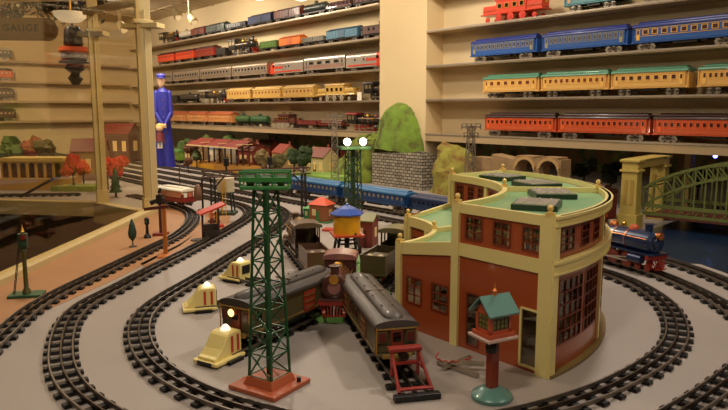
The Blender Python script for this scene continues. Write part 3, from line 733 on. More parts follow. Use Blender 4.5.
paneg = glass_mat('roundhouse_glass', (.75, .7, .6), .10)
def window(fn, u0, u1, z0, z1, nu, nz, parent, fm=MUL, step=None, wname='window', ru=1.0, bar=.0022):
    m = MB(); us = [u0 + (u1 - u0) * i / nu for i in range(nu + 1)]; zs = [z0 + (z1 - z0) * i / nz for i in range(nz + 1)]
    def strip(p, q, hw, vert):
        seg = [p, q] if vert or not step else None
        n = 1 if vert or not step else max(1, int(abs(q[0] - p[0]) / step) + 1)
        for i in range(n):
            a = (p[0] + (q[0] - p[0]) * i / n, p[1] + (q[1] - p[1]) * i / n); b = (p[0] + (q[0] - p[0]) * (i + 1) / n, p[1] + (q[1] - p[1]) * (i + 1) / n)
            if vert: c4 = ((a[0] - hw / ru, a[1]), (a[0] + hw / ru, a[1]), (b[0] + hw / ru, b[1]), (b[0] - hw / ru, b[1]))
            else: c4 = ((a[0], a[1] - hw), (b[0], b[1] - hw), (b[0], b[1] + hw), (a[0], a[1] + hw))
            vs = [fn(u, z, o) for o in (.0012, -.002) for u, z in c4]
            m.add(vs, [(0, 1, 2, 3), (7, 6, 5, 4), (0, 4, 5, 1), (1, 5, 6, 2), (2, 6, 7, 3), (3, 7, 4, 0)])
    for i, u in enumerate(us): strip((u, z0), (u, z1), bar * (1 if i in (0, nu) else .5), True)
    for i, z in enumerate(zs): strip((u0, z), (u1, z), bar * (1 if i in (0, nz) else .5), False)
    w_ = m.build(wname, fm, parent)
    m = MB(); n = 1 if not step else 6
    for i in range(n):
        a, b = u0 + (u1 - u0) * i / n, u0 + (u1 - u0) * (i + 1) / n
        m.add([fn(u, z, o) for o in (-.0012, -.0022) for u, z in ((a, z0), (b, z0), (b, z1), (a, z1))], [(0, 1, 2, 3), (7, 6, 5, 4)])
    m.build('pane', paneg, w_)
    return w_
# front (radial) wall
fr = radial_fn(T0, 1); bk = radial_fn(T2, -1)
hl = [(.285, .330, .059, .117), (.361, .408, .059, .117)]
m = wall_grid(fr, breaks(RI, RM, hl, 0), breaks(0, .188, hl, 2), hl)
zt0, zt1 = .176, .204
m2 = MB(); m.build('lower_front_wall', TERRA, rh)
hh = [(.453, .495, .226, .272), (.523, .563, .226, .272), (.591, .634, .226, .272), (.46, .492, .010, .118), (.593, .638, .008, .118)]
wall_grid(fr, breaks(RM, RO, hh, 0), breaks(0, .285, hh, 2), hh).build('tall_front_wall', TERRA, rh)
for h in hl: window(fr, *h, 2, 3, rh)
for h in hh[:3]: window(fr, *h, 2, 3, rh)
for h in hh[3:]:
    d = window(fr, *h, 1, 1, rh, fm=CREAM if h[0] > .5 else MUL, wname='door_opening', bar=.0022)
for bx, r0, r1, z1 in ((bk, RI, RM, .196), (bk, RM, RO, .285)):
    wall_grid(bx, [r0, r1], [0, z1], []).build('back_end_wall', TERRA, rh)
# outer curved wall
D = math.radians
oc = curve_fn(RO - .004, 1); ho = []
secs = [(-50.47, -28.5), (-28.5, -6.5), (-6.5, 15.5), (15.5, 37.5)]
for a, b in secs:
    ho += [(D(a + 2.9), D(a + 7.1), .226, .268), (D(a + 9.9), D(a + 13.3), .226, .268), (D(a + 15.9), D(a + 19.4), .226, .268)]
    ho += [(D(a + 3.0), D(a + 11.2), .052, .174), (D(a + 12.4), D(a + 20.0), .052, .174)]
wall_grid(oc, breaks(T0, T2, ho, 0, D(1.6)), breaks(0, .285, ho, 2), ho).build('outer_curved_wall', TERRA, rh)
for k, h in enumerate(ho):
    big = h[2] < .1
    window(oc, *h, 4 if big else 2, 5 if big else 3, rh, step=D(2), ru=RO, bar=.0018)
# inner tall wall over the low roof
ic = curve_fn(RM, -1); hi = []
for a, b in secs: hi += [(D(a + 2.5), D(a + 6.2), .226, .268), (D(a + 9), D(a + 12.8), .226, .268), (D(a + 15.5), D(a + 19.4), .226, .268)]
wall_grid(ic, breaks(T0, T2, hi, 0, D(1.6)), breaks(.19, .285, hi, 2), hi).build('inner_curved_wall', TERRA, rh)
for h in hi: window(ic, *h, 2, 3, rh, step=D(2), ru=RM)
# low inner face with the engine doors
lc = curve_fn(RI + .003, -1); hd = [(D(a + 4), D(b - 4), .0, .135) for a, b in secs]
wall_grid(lc, breaks(T0, T2, hd, 0, D(2)), breaks(0, .185, hd, 2), hd).build('engine_door_wall', TERRA, rh)
# roofs
def ring(m, r0, r1, t0, t1, z0a, z1a, z0b=None, z1b=None, n=40):
    z0b = z0a if z0b is None else z0b; z1b = z1a if z1b is None else z1b
    vs = []; 
    for i in range(n + 1):
        t = t0 + (t1 - t0) * i / n
        vs += [pol(r0, t, z0a), pol(r1, t, z0b), pol(r1, t, z1b), pol(r0, t, z1a)]
    fs = []
    for i in range(n):
        b = i * 4
        for k in range(4): fs.append((b + k, b + 4 + k, b + 4 + (k + 1) % 4, b + (k + 1) % 4))
    fs += [(0, 1, 2, 3), (4 * n + 3, 4 * n + 2, 4 * n + 1, 4 * n)]
    m.add(vs, fs); return m
m = MB(); ring(m, RM, RO - .004, T0, T2, .282, .284); m.build('tall_roof', TEAL_ROOF, rh, smooth=True)
m = MB(); ring(m, RI + .003, RM, T0, T2, .176, .179, .200, .203); m.build('low_roof', TEAL_ROOF, rh, smooth=True)
# cream trim
m = MB()
ring(m, RO - .006, RO + .006, T0, T2, HP, HT); ring(m, RO, RO + .010, T0, T2, HT - .005, HT); ring(m, RO, RO + .009, T0, T2, HP, HP + .004)
m.build('outer_parapet', CREAM, rh, smooth=True)
m = MB(); ring(m, RO - .003, RO + .006, T0, T2, HB0, HB1); ring(m, RO, RO + .011, T0, T2, HB1 - .006, HB1 - .001); ring(m, RO, RO + .010, T0, T2, HB0, HB0 + .004); m.build('outer_belt', CREAM, rh, smooth=True)
m = MB(); ring(m, RM - .007, RM + .005, T0, T2, HP, HT); m.build('inner_parapet', CREAM, rh, smooth=True)
m = MB(); ring(m, RI - .004, RI + .007, T0, T2, .163, .189); m.build('low_parapet', CREAM, rh, smooth=True)
m = MB(); ring(m, RO - .004, RO + .009, T0, T2, 0, .006); m.build('base_strip', mat((120, 100, 56), .5), rh)
def rad_bar(name, th, side, pts, wd, off=.0035):
    """cream strip lying on a radial line, pts = (r, zlow, zhigh) stations"""
    m = MB(); f_ = radial_fn(th, side); vs = []
    for r, a, b in pts: vs += [f_(r, a, off), f_(r, a, off - wd), f_(r, b, off - wd), f_(r, b, off)]
    fs = []
    for i in range(len(pts) - 1):
        q = i * 4
        for k in range(4): fs.append((q + k, q + (k + 1) % 4, q + 4 + (k + 1) % 4, q + 4 + k))
    fs += [(3, 2, 1, 0), tuple(4 * (len(pts) - 1) + k for k in range(4))]
    m.add(vs, fs); return m.build(name, CREAM, rh)
rad_bar('front_parapet', T0, 1, [(RM, HP, HT), (RO, HP, HT)], .009)
rad_bar('front_belt', T0, 1, [(RM, HB0, HB1), (RO, HB0, HB1)], .007)
rad_bar('low_front_parapet', T0, 1, [(RI, .163, .189), (RM, .188, .216)], .009)
rad_bar('back_parapet', T2, -1, [(RM, HP, HT), (RO, HP, HT)], .009); rad_bar('low_back_parapet', T2, -1, [(RI, .163, .189), (RM, .186, .214)], .009)
rad_bar('roof_divider', T1, 1, [(RM - .004, .280, HT), (RO, .280, HT)], .011); rad_bar('low_roof_divider', T1, 1, [(RI, .17, .190), (RM, .196, .216)], .010)
m = MB(); f_ = radial_fn(T0, 1)
def pilaster(r0, r1, z1, th=T0, side=1, off=.006):
    m = MB(); f_ = radial_fn(th, side)
    m.add([f_(r, z, o) for o in (off, -.003) for r, z in ((r0, 0), (r1, 0), (r1, z1), (r0, z1))], [(0, 1, 2, 3), (7, 6, 5, 4), (0, 4, 5, 1), (1, 5, 6, 2), (2, 6, 7, 3), (3, 7, 4, 0)])
    m.build('pilaster', CREAM, rh)
pilaster(.252, .269, .191); pilaster(.420, .439, HT + .001); pilaster(.632, .6585, HT + .001)
pilaster(.252, .269, .191, T2, -1); pilaster(.420, .439, HT + .001, T2, -1); pilaster(.634, .658, HT + .001, T2, -1)
def cpil(R, th, hw, z0, z1, side, thick=.006):
    m = MB(); f_ = curve_fn(R, side); a, b = th - hw, th + hw
    m.add([f_(t, z, o) for o in (thick, -.002) for t, z in ((a, z0), (b, z0), (b, z1), (a, z1))], [(0, 1, 2, 3), (7, 6, 5, 4), (0, 4, 5, 1), (1, 5, 6, 2), (2, 6, 7, 3), (3, 7, 4, 0)])
    m.build('pilaster', CREAM, rh)
cpil(RO, T0 + D(.55), D(.75), 0, HT + .001, 1)
for q in (-28.5, -6.5, 15.5): cpil(RO - .002, D(q), D(.6), 0, HP, 1, .003)
cpil(RM, T0 + D(.8), D(.9), .19, HT, -1, .007)
for q in (-28.5, -6.5, 15.5, 37): cpil(RM, D(q), D(1.0), .2, HP, -1, .004); cpil(RI, D(q), D(2.2), 0, .165, -1, .005)
cpil(RI, T0 + D(1.2), D(1.8), 0, .165, -1, .005)
for r, th, z in ((.261, T0, .190), (.430, T0, HT), (.648, T0, HT), (.430, T1, HT), (.650, T1, HT), (.430, T2, HT), (.65, T2, HT), (.262, T1, .190), (.262, T2, .190)):
    m = MB(); x, y, _ = pol(r, th); m.box((x, y, z + .003), (.013, .013, .007), rz=th); m.rod((x, y, z + .005), (x, y, z + .010), .0035, n=8); m.ball((x, y, z + .014), .0058, 10)
    m.build('finial', mat((230, 196, 116), .3, .2, .05), rh, smooth=True)
# skylights with louvres
for r, q, ln, wd in ((.540, -36, .095, .085), (.535, -16, .095, .085), (.535, 6, .095, .085), (.535, 26, .095, .085), (.49, -31, .07, .06), (.49, 14, .07, .06)):
    th = D(q); x, y, _ = pol(r, th)
    if r < .5: continue
    rz = th + PI / 2 + D(14)
    m = MB(); cr, sr = math.cos(rz), math.sin(rz)
    def loc(a, b, z): return (x + a * cr - b * sr, y + a * sr + b * cr, z)
    for a, b, la, lb in ((0, wd / 2, ln, .005), (0, -wd / 2, ln, .005), (ln / 2, 0, .005, wd), (-ln / 2, 0, .005, wd)): m.box(loc(a, b, .289), (la, lb, .012), rz=rz)
    s_ = m.build('skylight', mat((30, 52, 36), .35), rh)
    m = MB()
    for k in range(6): m.box(loc(-ln / 2 + (k + .5) * ln / 6, 0, .2965), (ln / 6 * .62, wd * .94, .003), rz=rz)
    for k in (-1, 0, 1): m.box(loc(0, k * wd * .28, .298), (ln * .97, .003, .003), rz=rz)
    m.build('louvres', mat((214, 210, 200), .2, .5, .3, 50), s_)
    m = MB(); m.box(loc(0, 0, .286), (ln, wd, .004), rz=rz); m.build('skylight_glass', GLASSD, s_)
# ================================================================== TURNTABLE AND ITS TRACKS
LGREEN = mat((122, 176, 92), .45, 0, .06)
tt = thing('turntable', 'round pale green turntable between the parked engines', 'turntable', (CX, CY, 0))
m = MB(); m.lathe([(.155, 0), (.155, .010), (.150, .012), (.118, .012), (.116, .005), (.001, .005)], (0, 0, 0), n=48); m.build('pit_ring', LGREEN, tt, smooth=True)
m = MB(); rz = D(-62); m.box((0, 0, .010), (.225, .062, .009), rz=rz); m.build('bridge_deck', mat((196, 66, 40), .45), tt)
for off in (-.0215, .0215, 0):
    m = MB(); m.box((-off * math.sin(rz), off * math.cos(rz), .0155), (.22, .004, .003), rz=rz); m.build('rail', RAIL, tt)
def stub(label, a, b, lead=True):
    a, b = Vector(a), Vector(b); a.z = b.z = 0; n = int((b - a).length / .012); t = make_track(label, [a.lerp(b, i / n) for i in range(n + 1)], relax=False, clip=False, tie_step=.045, group='stub tracks round the turntable'); return t
Cc = Vector((CX, CY, 0))
def radial(px, py, r0, r1):   # unit direction from turntable to a pixel foot
    d = (G(px, py) - Cc).normalized(); return d, Cc + d * r0, Cc + d * r1
d1 = (G(227, 358) - G(312, 319)).normalized(); a1 = G(312, 319) - d1 * .03; e1 = G(218, 361)
stub('stub track under the left olive car, ending at the nearest cream bumper', a1, e1)
d2 = (G(415.5, 402) - G(351, 310)).normalized(); a2 = G(351, 310) - d2 * .0; e2 = G(416.5, 399)
stub('stub track under the right olive car, ending at the red bumper', a2, e2)
dL1 = Vector((-.27, .96, 0)).normalized(); p1 = G(320, 283)
stub('stub track under the left brown engine and its tender', p1 - dL1 * .03, p1 + dL1 * .62)
dL3 = Vector((.35, .94, 0)).normalized(); p3 = G(372, 289)
stub('stub track under the right olive-brown engine and its tender', p3 - dL3 * .03, p3 + dL3 * .58)
db2 = (G(203, 310) - Vector((CX, CY, 0))).normalized(); pb2 = G(203, 309)
stub('stub track ending at the middle cream bumper', Cc + db2 * .16, pb2 + db2 * .03)
db1 = (G(237, 281) - Vector((CX, CY, 0))).normalized(); pb1 = G(238, 280)
stub('stub track ending at the farthest cream bumper', Cc + db1 * .16, pb1 + db1 * .03)
# rails lying in front of the wing of the roundhouse
for k, (x0, y0, x1, y1) in enumerate(((372, 291, 398, 272),)):
    stub('short stub track beside the low wing of the roundhouse', G(378, 296), G(400, 274))
for pts, lb in ((((303, 317), (312, 323), (343, 323), (347, 315), (330, 309)), 'pale green plate in front of the maroon-brown engine'), (((357, 277), (374, 277), (373, 268), (358, 268)), 'pale green plate under the yellow water tower\'s right side')):
    q = [G(*p_) for p_ in pts]; c0 = q[0].copy(); m = MB(); m.poly([(p_.x - c0.x, p_.y - c0.y) for p_ in q], .0, .012); tag(m.build('track_plate', LGREEN, None, loc=(c0.x, c0.y, .0005)), lb, 'plate')
# ---- the two olive cars
OLV = (82, 72, 44)
def olive_car(t, L, roofc, H=.105, W=.080, lit=False, reddoor=False, k=1.0):
    t.scale = (1, 1, k)
    bm_, rm = mat(OLV, .4, 0, .06, 10, .15), mat(roofc, .5, 0, .06, 8, .1)
    z0, z1 = .030, .084
    m = MB(); m.box((0, 0, (z0 + z1) / 2), (L - .012, W, z1 - z0)); m.box((0, 0, z0 - .003), (L, W * .94, .007)); m.build('body', bm_, t, bevel=.003)
    m = MB(); pr = arch(W + .008, z1, .013, 12); m.ext(pr, -L / 2 + .002, L / 2 - .002)
    m.build('roof', rm, t, smooth=True)
    m = MB(); p2 = arch(W * .52, z1 + .008, .0145, 8)
    n = len(p2); vs = []; rings = [(-.5, .1, .35), (-.485, .6, .7), (-.45, .9, .95), (-.40, 1, 1), (.40, 1, 1), (.45, .9, .95), (.485, .6, .7), (.5, .1, .35)]
    for a, sy, sz in rings:
        for p in p2: vs.append((a * (L - .01), p[0] * sy, z1 + .004 + (p[1] - z1 - .004) * sz))
    m.add(vs, [(k * n + i, k * n + (i + 1) % n, (k + 1) * n + (i + 1) % n, (k + 1) * n + i) for k in range(7) for i in range(n)])
    m.build('raised_roof', rm, t, smooth=True)
    for k in range(4):
        for s_ in (-1, 1): m = MB(); m.lathe([(.0022, 0), (.0022, .002), (.001, .003)], (-L * .3 + k * L * .2, s_ * .011, z1 + .0215), n=8); m.build('roof_vent', mat((120, 100, 80), .4), t)
    m = MB(); m.box((0, 0, z1 + .0215), (.003, W * .54, .003)); m.build('roof_seam', mat((120, 100, 80), .4), t)
    for sy in (-1, 1):
        for x in ((L * .12,) if lit else (-L * .22, L * .27)):
            m = MB(); m.box((x, sy * (W / 2 + .001), z0 + .023), (.042, .003, .046)); d = m.build('baggage_door', mat((140, 52, 30) if (reddoor) else (112, 70, 36), .4), t)
            m = MB()
            for k in range(3): m.box((x, sy * (W / 2 + .003), z0 + .008 + k * .014), (.036, .002, .003))
            m.rod((x + .016, sy * (W / 2 + .005), z0 + .016), (x + .016, sy * (W / 2 + .005), z0 + .030), .001, n=5); m.build('door_ribs', mat((110, 74, 40), .4), d)
        for x in ((L * .42, -L * .42) if lit else (-L * .06, L * .02, L * .10, L * .42)):
            m = MB(); y = sy * (W / 2 + .0008)
            m.box((x, y, z0 + .034), (.019, .0026, .024), 0); m.box((x, y + sy * .001, z0 + .034), (.013, .0026, .018), 1); m.build('window', [mat((88, 70, 42), .4), WINLIT if x == L * .42 and lit else GLASSD], t)
        m = MB(); m.box((0, sy * (W / 2 + .0008), z0 + .003), (L - .02, .0025, .004)); m.box((0, sy * (W / 2 + .0008), z1 - .003), (L - .02, .0025, .003)); m.build('side_stripe', mat((120, 98, 54), .35), t)
    for e in (-1, 1):
        x = e * (L / 2 - .004)
        m = MB(); m.box((x, 0, z0 + .024), (.005, .022, .046)); dd = m.build('end_door', mat((120, 48, 28), .4), t)
        m = MB(); m.box((x + e * .002, 0, z0 + .034), (.003, .015, .018)); m.build('door_glass', GLASSD, dd)
        for s_ in (-1, 1):
            m = MB(); m.box((x, s_ * .027, z0 + .034), (.0045, .018, .023), 0); m.box((x + e * .001, s_ * .027, z0 + .034), (.0045, .012, .017), 1); m.build('window', [mat((88, 70, 42), .4), mat((90, 34, 26), .3)], t)
            m = MB(); m.rod((x + e * .004, s_ * .038, z0), (x + e * .004, s_ * .038, z1), .0013, n=6); m.build('grab_rail', BRASS, t)
        m = MB(); m.box((x, 0, z0 + .050), (.006, W * .96, .003)); m.build('end_trim', mat((150, 118, 60), .35), t); m = MB(); m.box((x + e * .003, 0, z0 - .004), (.010, W * .7, .007)); m.rod((x, 0, z0 - .008), (x + e * .018, 0, z0 - .010), .004, n=8); m.build('buffer_beam', mat((150, 118, 60), .35), t)
    for x in (-L / 2 + .065, L / 2 - .065):
        tr = truck_mb(x, .012, .034, .0215).build('truck', [mat((60, 50, 40), .4, .5), WHEEL], t, smooth=True)
    m = MB(); m.box((0, 0, z0 - .013), (.07, .05, .014)); m.box((L * .18, 0, z0 - .011), (.02, .06, .010)); m.build('underframe', BLACK, t)
    if lit:
        m = MB(); m.rod((-L / 2 + .002, -.0, z1 - .012), (-L / 2 - .010, 0, z1 - .012), .007, .009, n=14); hl_ = m.build('headlight', BRASS, t, smooth=True)
        m = MB(); m.rod((-L / 2 - .0098, 0, z1 - .012), (-L / 2 - .0108, 0, z1 - .012), .0075, n=14); m.build('lens', mat((255, 190, 110), .3, 0, 0, 14, 0, 4.0), hl_)
c1a = G(233, 353); c1b = G(313, 318); mid = (c1a + c1b) / 2; L1 = .335
L1 = .315; mid = e1 - d1 * (.050 + L1 / 2)
t = thing('baggage_car', 'olive baggage car with a brown roof and lit headlight, behind the green lattice tower', 'train car', (mid.x, mid.y, RAIL_TOP), math.atan2(-d1.y, -d1.x)); olive_car(t, L1, (56, 47, 40), lit=True, reddoor=True)
L2 = .36; ee = G(396, 371); midc = ee - d2 * (L2 / 2 - .02)
pr_ = a2 + d2 * ((midc - a2).dot(d2))
t = thing('baggage_car', 'olive baggage car with a grey-brown roof standing before the roundhouse, red bumper at its end', 'train car', (pr_.x, pr_.y, RAIL_TOP), math.atan2(-d2.y, -d2.x)); olive_car(t, L2, (70, 62, 58), W=.077, k=.93)
# ---- cream bumpers
CRM = mat((238, 218, 138), .42, 0, .04, 8, .2); REDS = mat((186, 58, 34), .4)
def bumper(loc, d, label):
    t = thing('end_bumper', label, 'bumper', (loc.x, loc.y, .0), math.atan2(d.y, d.x), 'cream bumpers at the ends of the stub tracks', scale=.78)
    W = .058; prof = [(-.040, .012), (.046, .012), (.054, .010), (.056, .020), (.046, .024), (.030, .038), (.012, .066), (.004, .072), (-.036, .072), (-.040, .066)]
    m = MB(); m.ext([(a, z) for a, z in prof], -W / 2, W / 2, axis='y'); m.build('housing', CRM, t, bevel=.003)
    m = MB(); m.box((.010, 0, .009), (.104, W + .022, .010)); m.build('skirt', CRM, t, bevel=.003)
    m = MB(); m.box((.060, 0, .009), (.006, W * .8, .008)); m.build('dark_slot', BLACK, t); m = MB(); m.box((-.041, 0, .046), (.003, W * .66, .030)); m.build('dark_opening', BLACK, t)
    for sy in (-1, 1):
        for k in (0, 1):
            m = MB(); m.box((-.026 + k * .021, sy * (W / 2 + .0006), .042), (.007, .002, .042)); m.build('red_stripe', REDS, t)
    m = MB(); m.lathe([(.013, 0), (.012, .005), (.006, .013), (.001, .015)], (-.014, 0, .072), n=8); m.build('lamp', mat((255, 240, 210), .3, 0, 0, 14, 0, 1.2), t)
    for sy in (-1, 1): m = MB(); m.box((0, sy * (W / 2 + .013), .005), (.05, .014, .008)); m.build('tie_end', TIE, t)
bumper(e1 - d1 * .012, d1, 'nearest of the three cream bumpers, at the end of the left olive car')
bumper(pb2 - db2 * .0, db2, 'middle one of the three cream bumpers, behind the left olive car')
bumper(pb1 - db1 * .0, db1, 'farthest of the three cream bumpers')
# ---- red bumper
t = thing('end_bumper', 'open red frame bumper on black base at the end of the right stub track', 'bumper', (e2.x, e2.y, 0), math.atan2(d2.y, d2.x))
t.scale = (.82, .86, .80)
RED = mat((146, 46, 36), .4, 0, .06, 12, .2)
for sy in (-1, 1):
    m = MB(); m.rod((-.085, sy * .028, .018), (-.085, sy * .028, .076), .0035, n=8); m.rod((-.09, sy * .028, .076), (-.005, sy * .034, .014), .0035, n=8); m.rod((-.085, sy * .028, .045), (-.05, sy * .029, .045), .0025, n=6); m.build('side_frame', RED, t)
for c_, d_ in (((-.088, 0, .078), (.022, .070, .009)), ((-.088, 0, .045), (.014, .056, .006)), ((-.012, 0, .018), (.012, .074, .005))): m = MB(); m.box(c_, d_); m.build('cross_bar', RED, t, bevel=.0015)
m = MB(); m.rod((-.088, 0, .058), (-.108, 0, .058), .010, n=14); m.build('buffer_head', mat((60, 50, 40), .4, .4), t)
for c_, d_ in (((.004, 0, .007), (.018, .094, .013)), ((-.06, 0, .005), (.018, .094, .009))): m = MB(); m.box(c_, d_); m.build('base_tie', BLACK, t, bevel=.002)
# ---- engines round the turntable
BRN, DRK = (82, 56, 42), (60, 44, 34)
def on_dir(base, d, s): p = base + d * s; return (p.x, p.y, RAIL_TOP)
rz1 = math.atan2(dL1.y, dL1.x); rz3 = math.atan2(dL3.y, dL3.x)
t = thing('tender', 'brown coal tender behind the left engine', 'tender', on_dir(p1, dL1, .075), rz1, None, .86); tender(t, .17, (96, 68, 50), (176, 156, 130), H=.084, W=.084, rear=-1, coal=False)
t = thing('steam_locomotive', 'brown engine with an arched cab roof, its back to the turntable at the left', 'locomotive', on_dir(p1, dL1, .29), rz1); steam(t, .27, (78, 60, 46), (104, 86, 66), H=.13, W=.078, wheelc=(70, 56, 44))
t = thing('tender', 'olive-brown tender with red trucks beside the low wing of the roundhouse', 'tender', on_dir(p3, dL3, .075), rz3, None, .9); tender(t, .17, (78, 66, 42), (196, 176, 140), H=.086, W=.084, rear=-1, coal=False, truckc=(150, 40, 30))
t = thing('steam_locomotive', 'olive-brown engine with its back to the turntable, in front of the roundhouse wing', 'locomotive', on_dir(p3, dL3, .30), rz3); steam(t, .28, (70, 60, 40), (104, 96, 62), H=.125, W=.078, wheelc=(140, 44, 30))
f2 = G(332, 327); dd2 = (Vector((CX + .02, CY + .3, 0)) - f2).normalized(); dd2 = (Vector((.06, 1, 0))).normalized()
c2 = f2 + dd2 * .105 + Vector((.004, .006, 0))
t = thing('steam_locomotive', 'maroon-brown engine facing forward on the turntable', 'locomotive', (c2.x, c2.y, RAIL_TOP), math.atan2(-dd2.y, -dd2.x)); steam(t, .215, (84, 48, 42), (142, 92, 86), H=.122, W=.074, wheelc=(150, 60, 40), front_face=True)
# ---- blue engine
bp, bq = G(655, 275.5), G(600, 260)
db = (bp - bq).normalized(); cb = bp - db * .17
t = thing('steam_locomotive', 'dark blue steam engine with copper-topped domes running towards the right', 'locomotive', (cb.x - .005, cb.y, RAIL_TOP), math.atan2(db.y, db.x)); steam(t, .40, (24, 44, 78), (188, 84, 44), nd=4, H=.14, W=.08, wheelc=(150, 60, 40), metal=mat((196, 120, 66), .3, .7))
c4 = cb - db * .36
t = thing('tender', 'dark blue tender behind the blue steam engine', 'tender', (c4.x - .01, c4.y + .03, RAIL_TOP), math.atan2(db.y, db.x) ); tender(t, .22, (24, 44, 78), (188, 84, 44), H=.10)
# ---- trolley
a, b = G(169, 204), G(194, 208); d = (b - a).normalized(); c_ = (a + b) / 2 + Vector((-.010, -.05, 0))
t = thing('trolley_car', 'dark red trolley car with a white roof on the outermost left track', 'trolley', (c_.x, c_.y, RAIL_TOP), math.atan2(d.y, d.x))
L = .235
m = MB(); m.box((0, 0, .045), (L, .085, .05)); m.build('body', mat((142, 44, 32), .35, 0, .05, 10, .3), t, bevel=.008)
m = MB(); m.ext(arch(.102, .080, .010), -L / 2 - .004, L / 2 + .004); m.build('roof', mat((238, 230, 206), .5), t, smooth=True)
m = MB(); m.box((0, 0, .090), (L * .8, .04, .006)); m.build('raised_roof', mat((238, 230, 206), .5), t)
m = MB(); m.box((0, 0, .071), (L - .006, .084, .016)); m.build('letter_board', mat((236, 196, 160), .4), t)
for sy in (-1, 1):
    for k in range(7): m = MB(); m.box((-L * .38 + k * L * .127, sy * .043, .058), (.026, .003, .022)); m.build('window', mat((214, 150, 120), .3), t)
for sx in (-1, 1):
    for k in (-1, 0, 1): m = MB(); m.box((sx * (L / 2 + .0005), k * .026, .060), (.003, .018, .022)); m.build('window', WHITE if k else mat((214, 120, 90), .4), t)
for x in (-.075, .075): truck_mb(x).build('truck', [BLACK, WHEEL], t, smooth=True)
# ---- blue passenger train
g = 'long blue passenger train'
BPC, BPR = (30, 68, 120), (54, 108, 152)
def on_line(y229, x0, x1, kind, c1, c2, label, g, **k):
    a, b = vpline(y229, (x0, x1)); d = (b - a); L = d.length
    return stock(kind, L, c1, c2, label, ((a.x + b.x) / 2, (a.y + b.y) / 2, RAIL_TOP), math.atan2(d.y, d.x), g, **k)
on_line(184.6, 250, 293, 'car', (40, 60, 92), (50, 74, 100), 'leftmost blue car of the long blue passenger train', g, nw=10, trim=(46, 80, 130), glass=(160, 140, 100), H=.105)
on_line(184.6, 296, 345, 'car', BPC, BPR, 'middle blue car of the long blue passenger train', g, nw=10, trim=(46, 92, 150), glass=(150, 130, 90), H=.105)
on_line(184.6, 347, 413, 'car', BPC, BPR, 'right blue car of the long blue passenger train in front of the brick wall', g, nw=12, trim=(46, 92, 150), glass=(150, 130, 90), H=.105)
on_line(184.6, 416, 480, 'car', (30, 52, 92), (30, 46, 80), 'dark blue car behind the roundhouse wing', g, nw=10, trim=(40, 60, 100), H=.10)

# ================================================================== LATTICE TOWERS
def lattice(m, c, w0, w1, z0, z1, n, r=.002, rz=0.0):
    cor = []
    for k in range(n + 1):
        f = k / n; z = z0 + (z1 - z0) * f; w_ = (w0 + (w1 - w0) * f) / 2
        cor.append([Vector((c[0] + (sx * w_) * math.cos(rz) - (sy * w_) * math.sin(rz), c[1] + sx * w_ * math.sin(rz) + sy * w_ * math.cos(rz), z)) for sx, sy in ((-1, -1), (1, -1), (1, 1), (-1, 1))])
    for i in range(4): m.bar(cor[0][i], cor[-1][i], r * 2.2, r * 2.2)
    for k in range(n):
        for i in range(4):
            j = (i + 1) % 4
            m.bar(cor[k][i], cor[k][j], r * 1.5, r * 1.5)
            if k % 2: m.bar(cor[k][i], cor[k + 1][j], r * 1.5, r * 1.5)
            else: m.bar(cor[k][j], cor[k + 1][i], r * 1.5, r * 1.5)
            pass
    for i in range(4): m.bar(cor[-1][i], cor[-1][(i + 1) % 4], r * 1.5, r * 1.5)
GRN = mat((30, 78, 42), .42, .1, .12, 12, .2)
# near tower
q = [G(229, 389), G(275, 403), G(310, 380), G(265, 372)]; cen = sum(q, Vector()) / 4; cen.z = 0
rz = math.atan2((q[1] - q[0]).y, (q[1] - q[0]).x)
t = thing('lattice_floodlight_tower', 'tall green lattice tower on a square orange-red base at the front', 'tower', cen, rz)
ORB = mat((172, 88, 52), .5, 0, .08, 14)
m = MB(); m.box((0, 0, .004), (.104, .100, .008)); m.build('base_plate', ORB, t, bevel=.0015)
m = MB(); m.box((0, 0, .015), (.066, .066, .014), taper=.84); m.build('plinth', ORB, t, bevel=.001)
m = MB(); lattice(m, (0, 0, 0), .050, .028, .022, .349, 8, .0016); m.build('lattice_shaft', GRN, t)
m = MB(); m.bar((0, 0, .022), (0, 0, .349), .0075, .0075); m.build('centre_column', GRN, t)
m = MB(); m.rod((.044, .026, .008), (.044, .026, .017), .004, n=10); m.build('terminal_nut', BLACK, t)
PGR = mat((52, 116, 54), .42, 0, .08, 12, .2)
def tw(x, y, z): v_ = Matrix.Rotation(-rz, 3, 'Z') @ Vector((x, y, 0)); return (v_.x, v_.y, z)
m = MB(); m.box((0, 0, .3515), (.082, .036, .006), rz=-rz); m.build('platform', PGR, t, bevel=.001)
for sy in (-1, 1):
    m = MB()
    for x in (-.040, -.0135, .0135, .040): m.bar(tw(x, sy * .017, .354), tw(x, sy * .017, .377), .0022, .0022)
    m.bar(tw(-.042, sy * .017, .378), tw(.042, sy * .017, .378), .003, .004); m.bar(tw(-.042, sy * .017, .366), tw(.042, sy * .017, .366), .003, .008); m.build('railing', PGR, t)
for k in (-1, 0, 1):
    m = MB(); c0 = tw(k * .026, 0, .3545); c1 = tw(k * .026, 0, .368); m.rod(c0, c1, .006, .010, n=12); m.build('lamp_housing', mat((70, 84, 50), .4, .2), t, smooth=True)
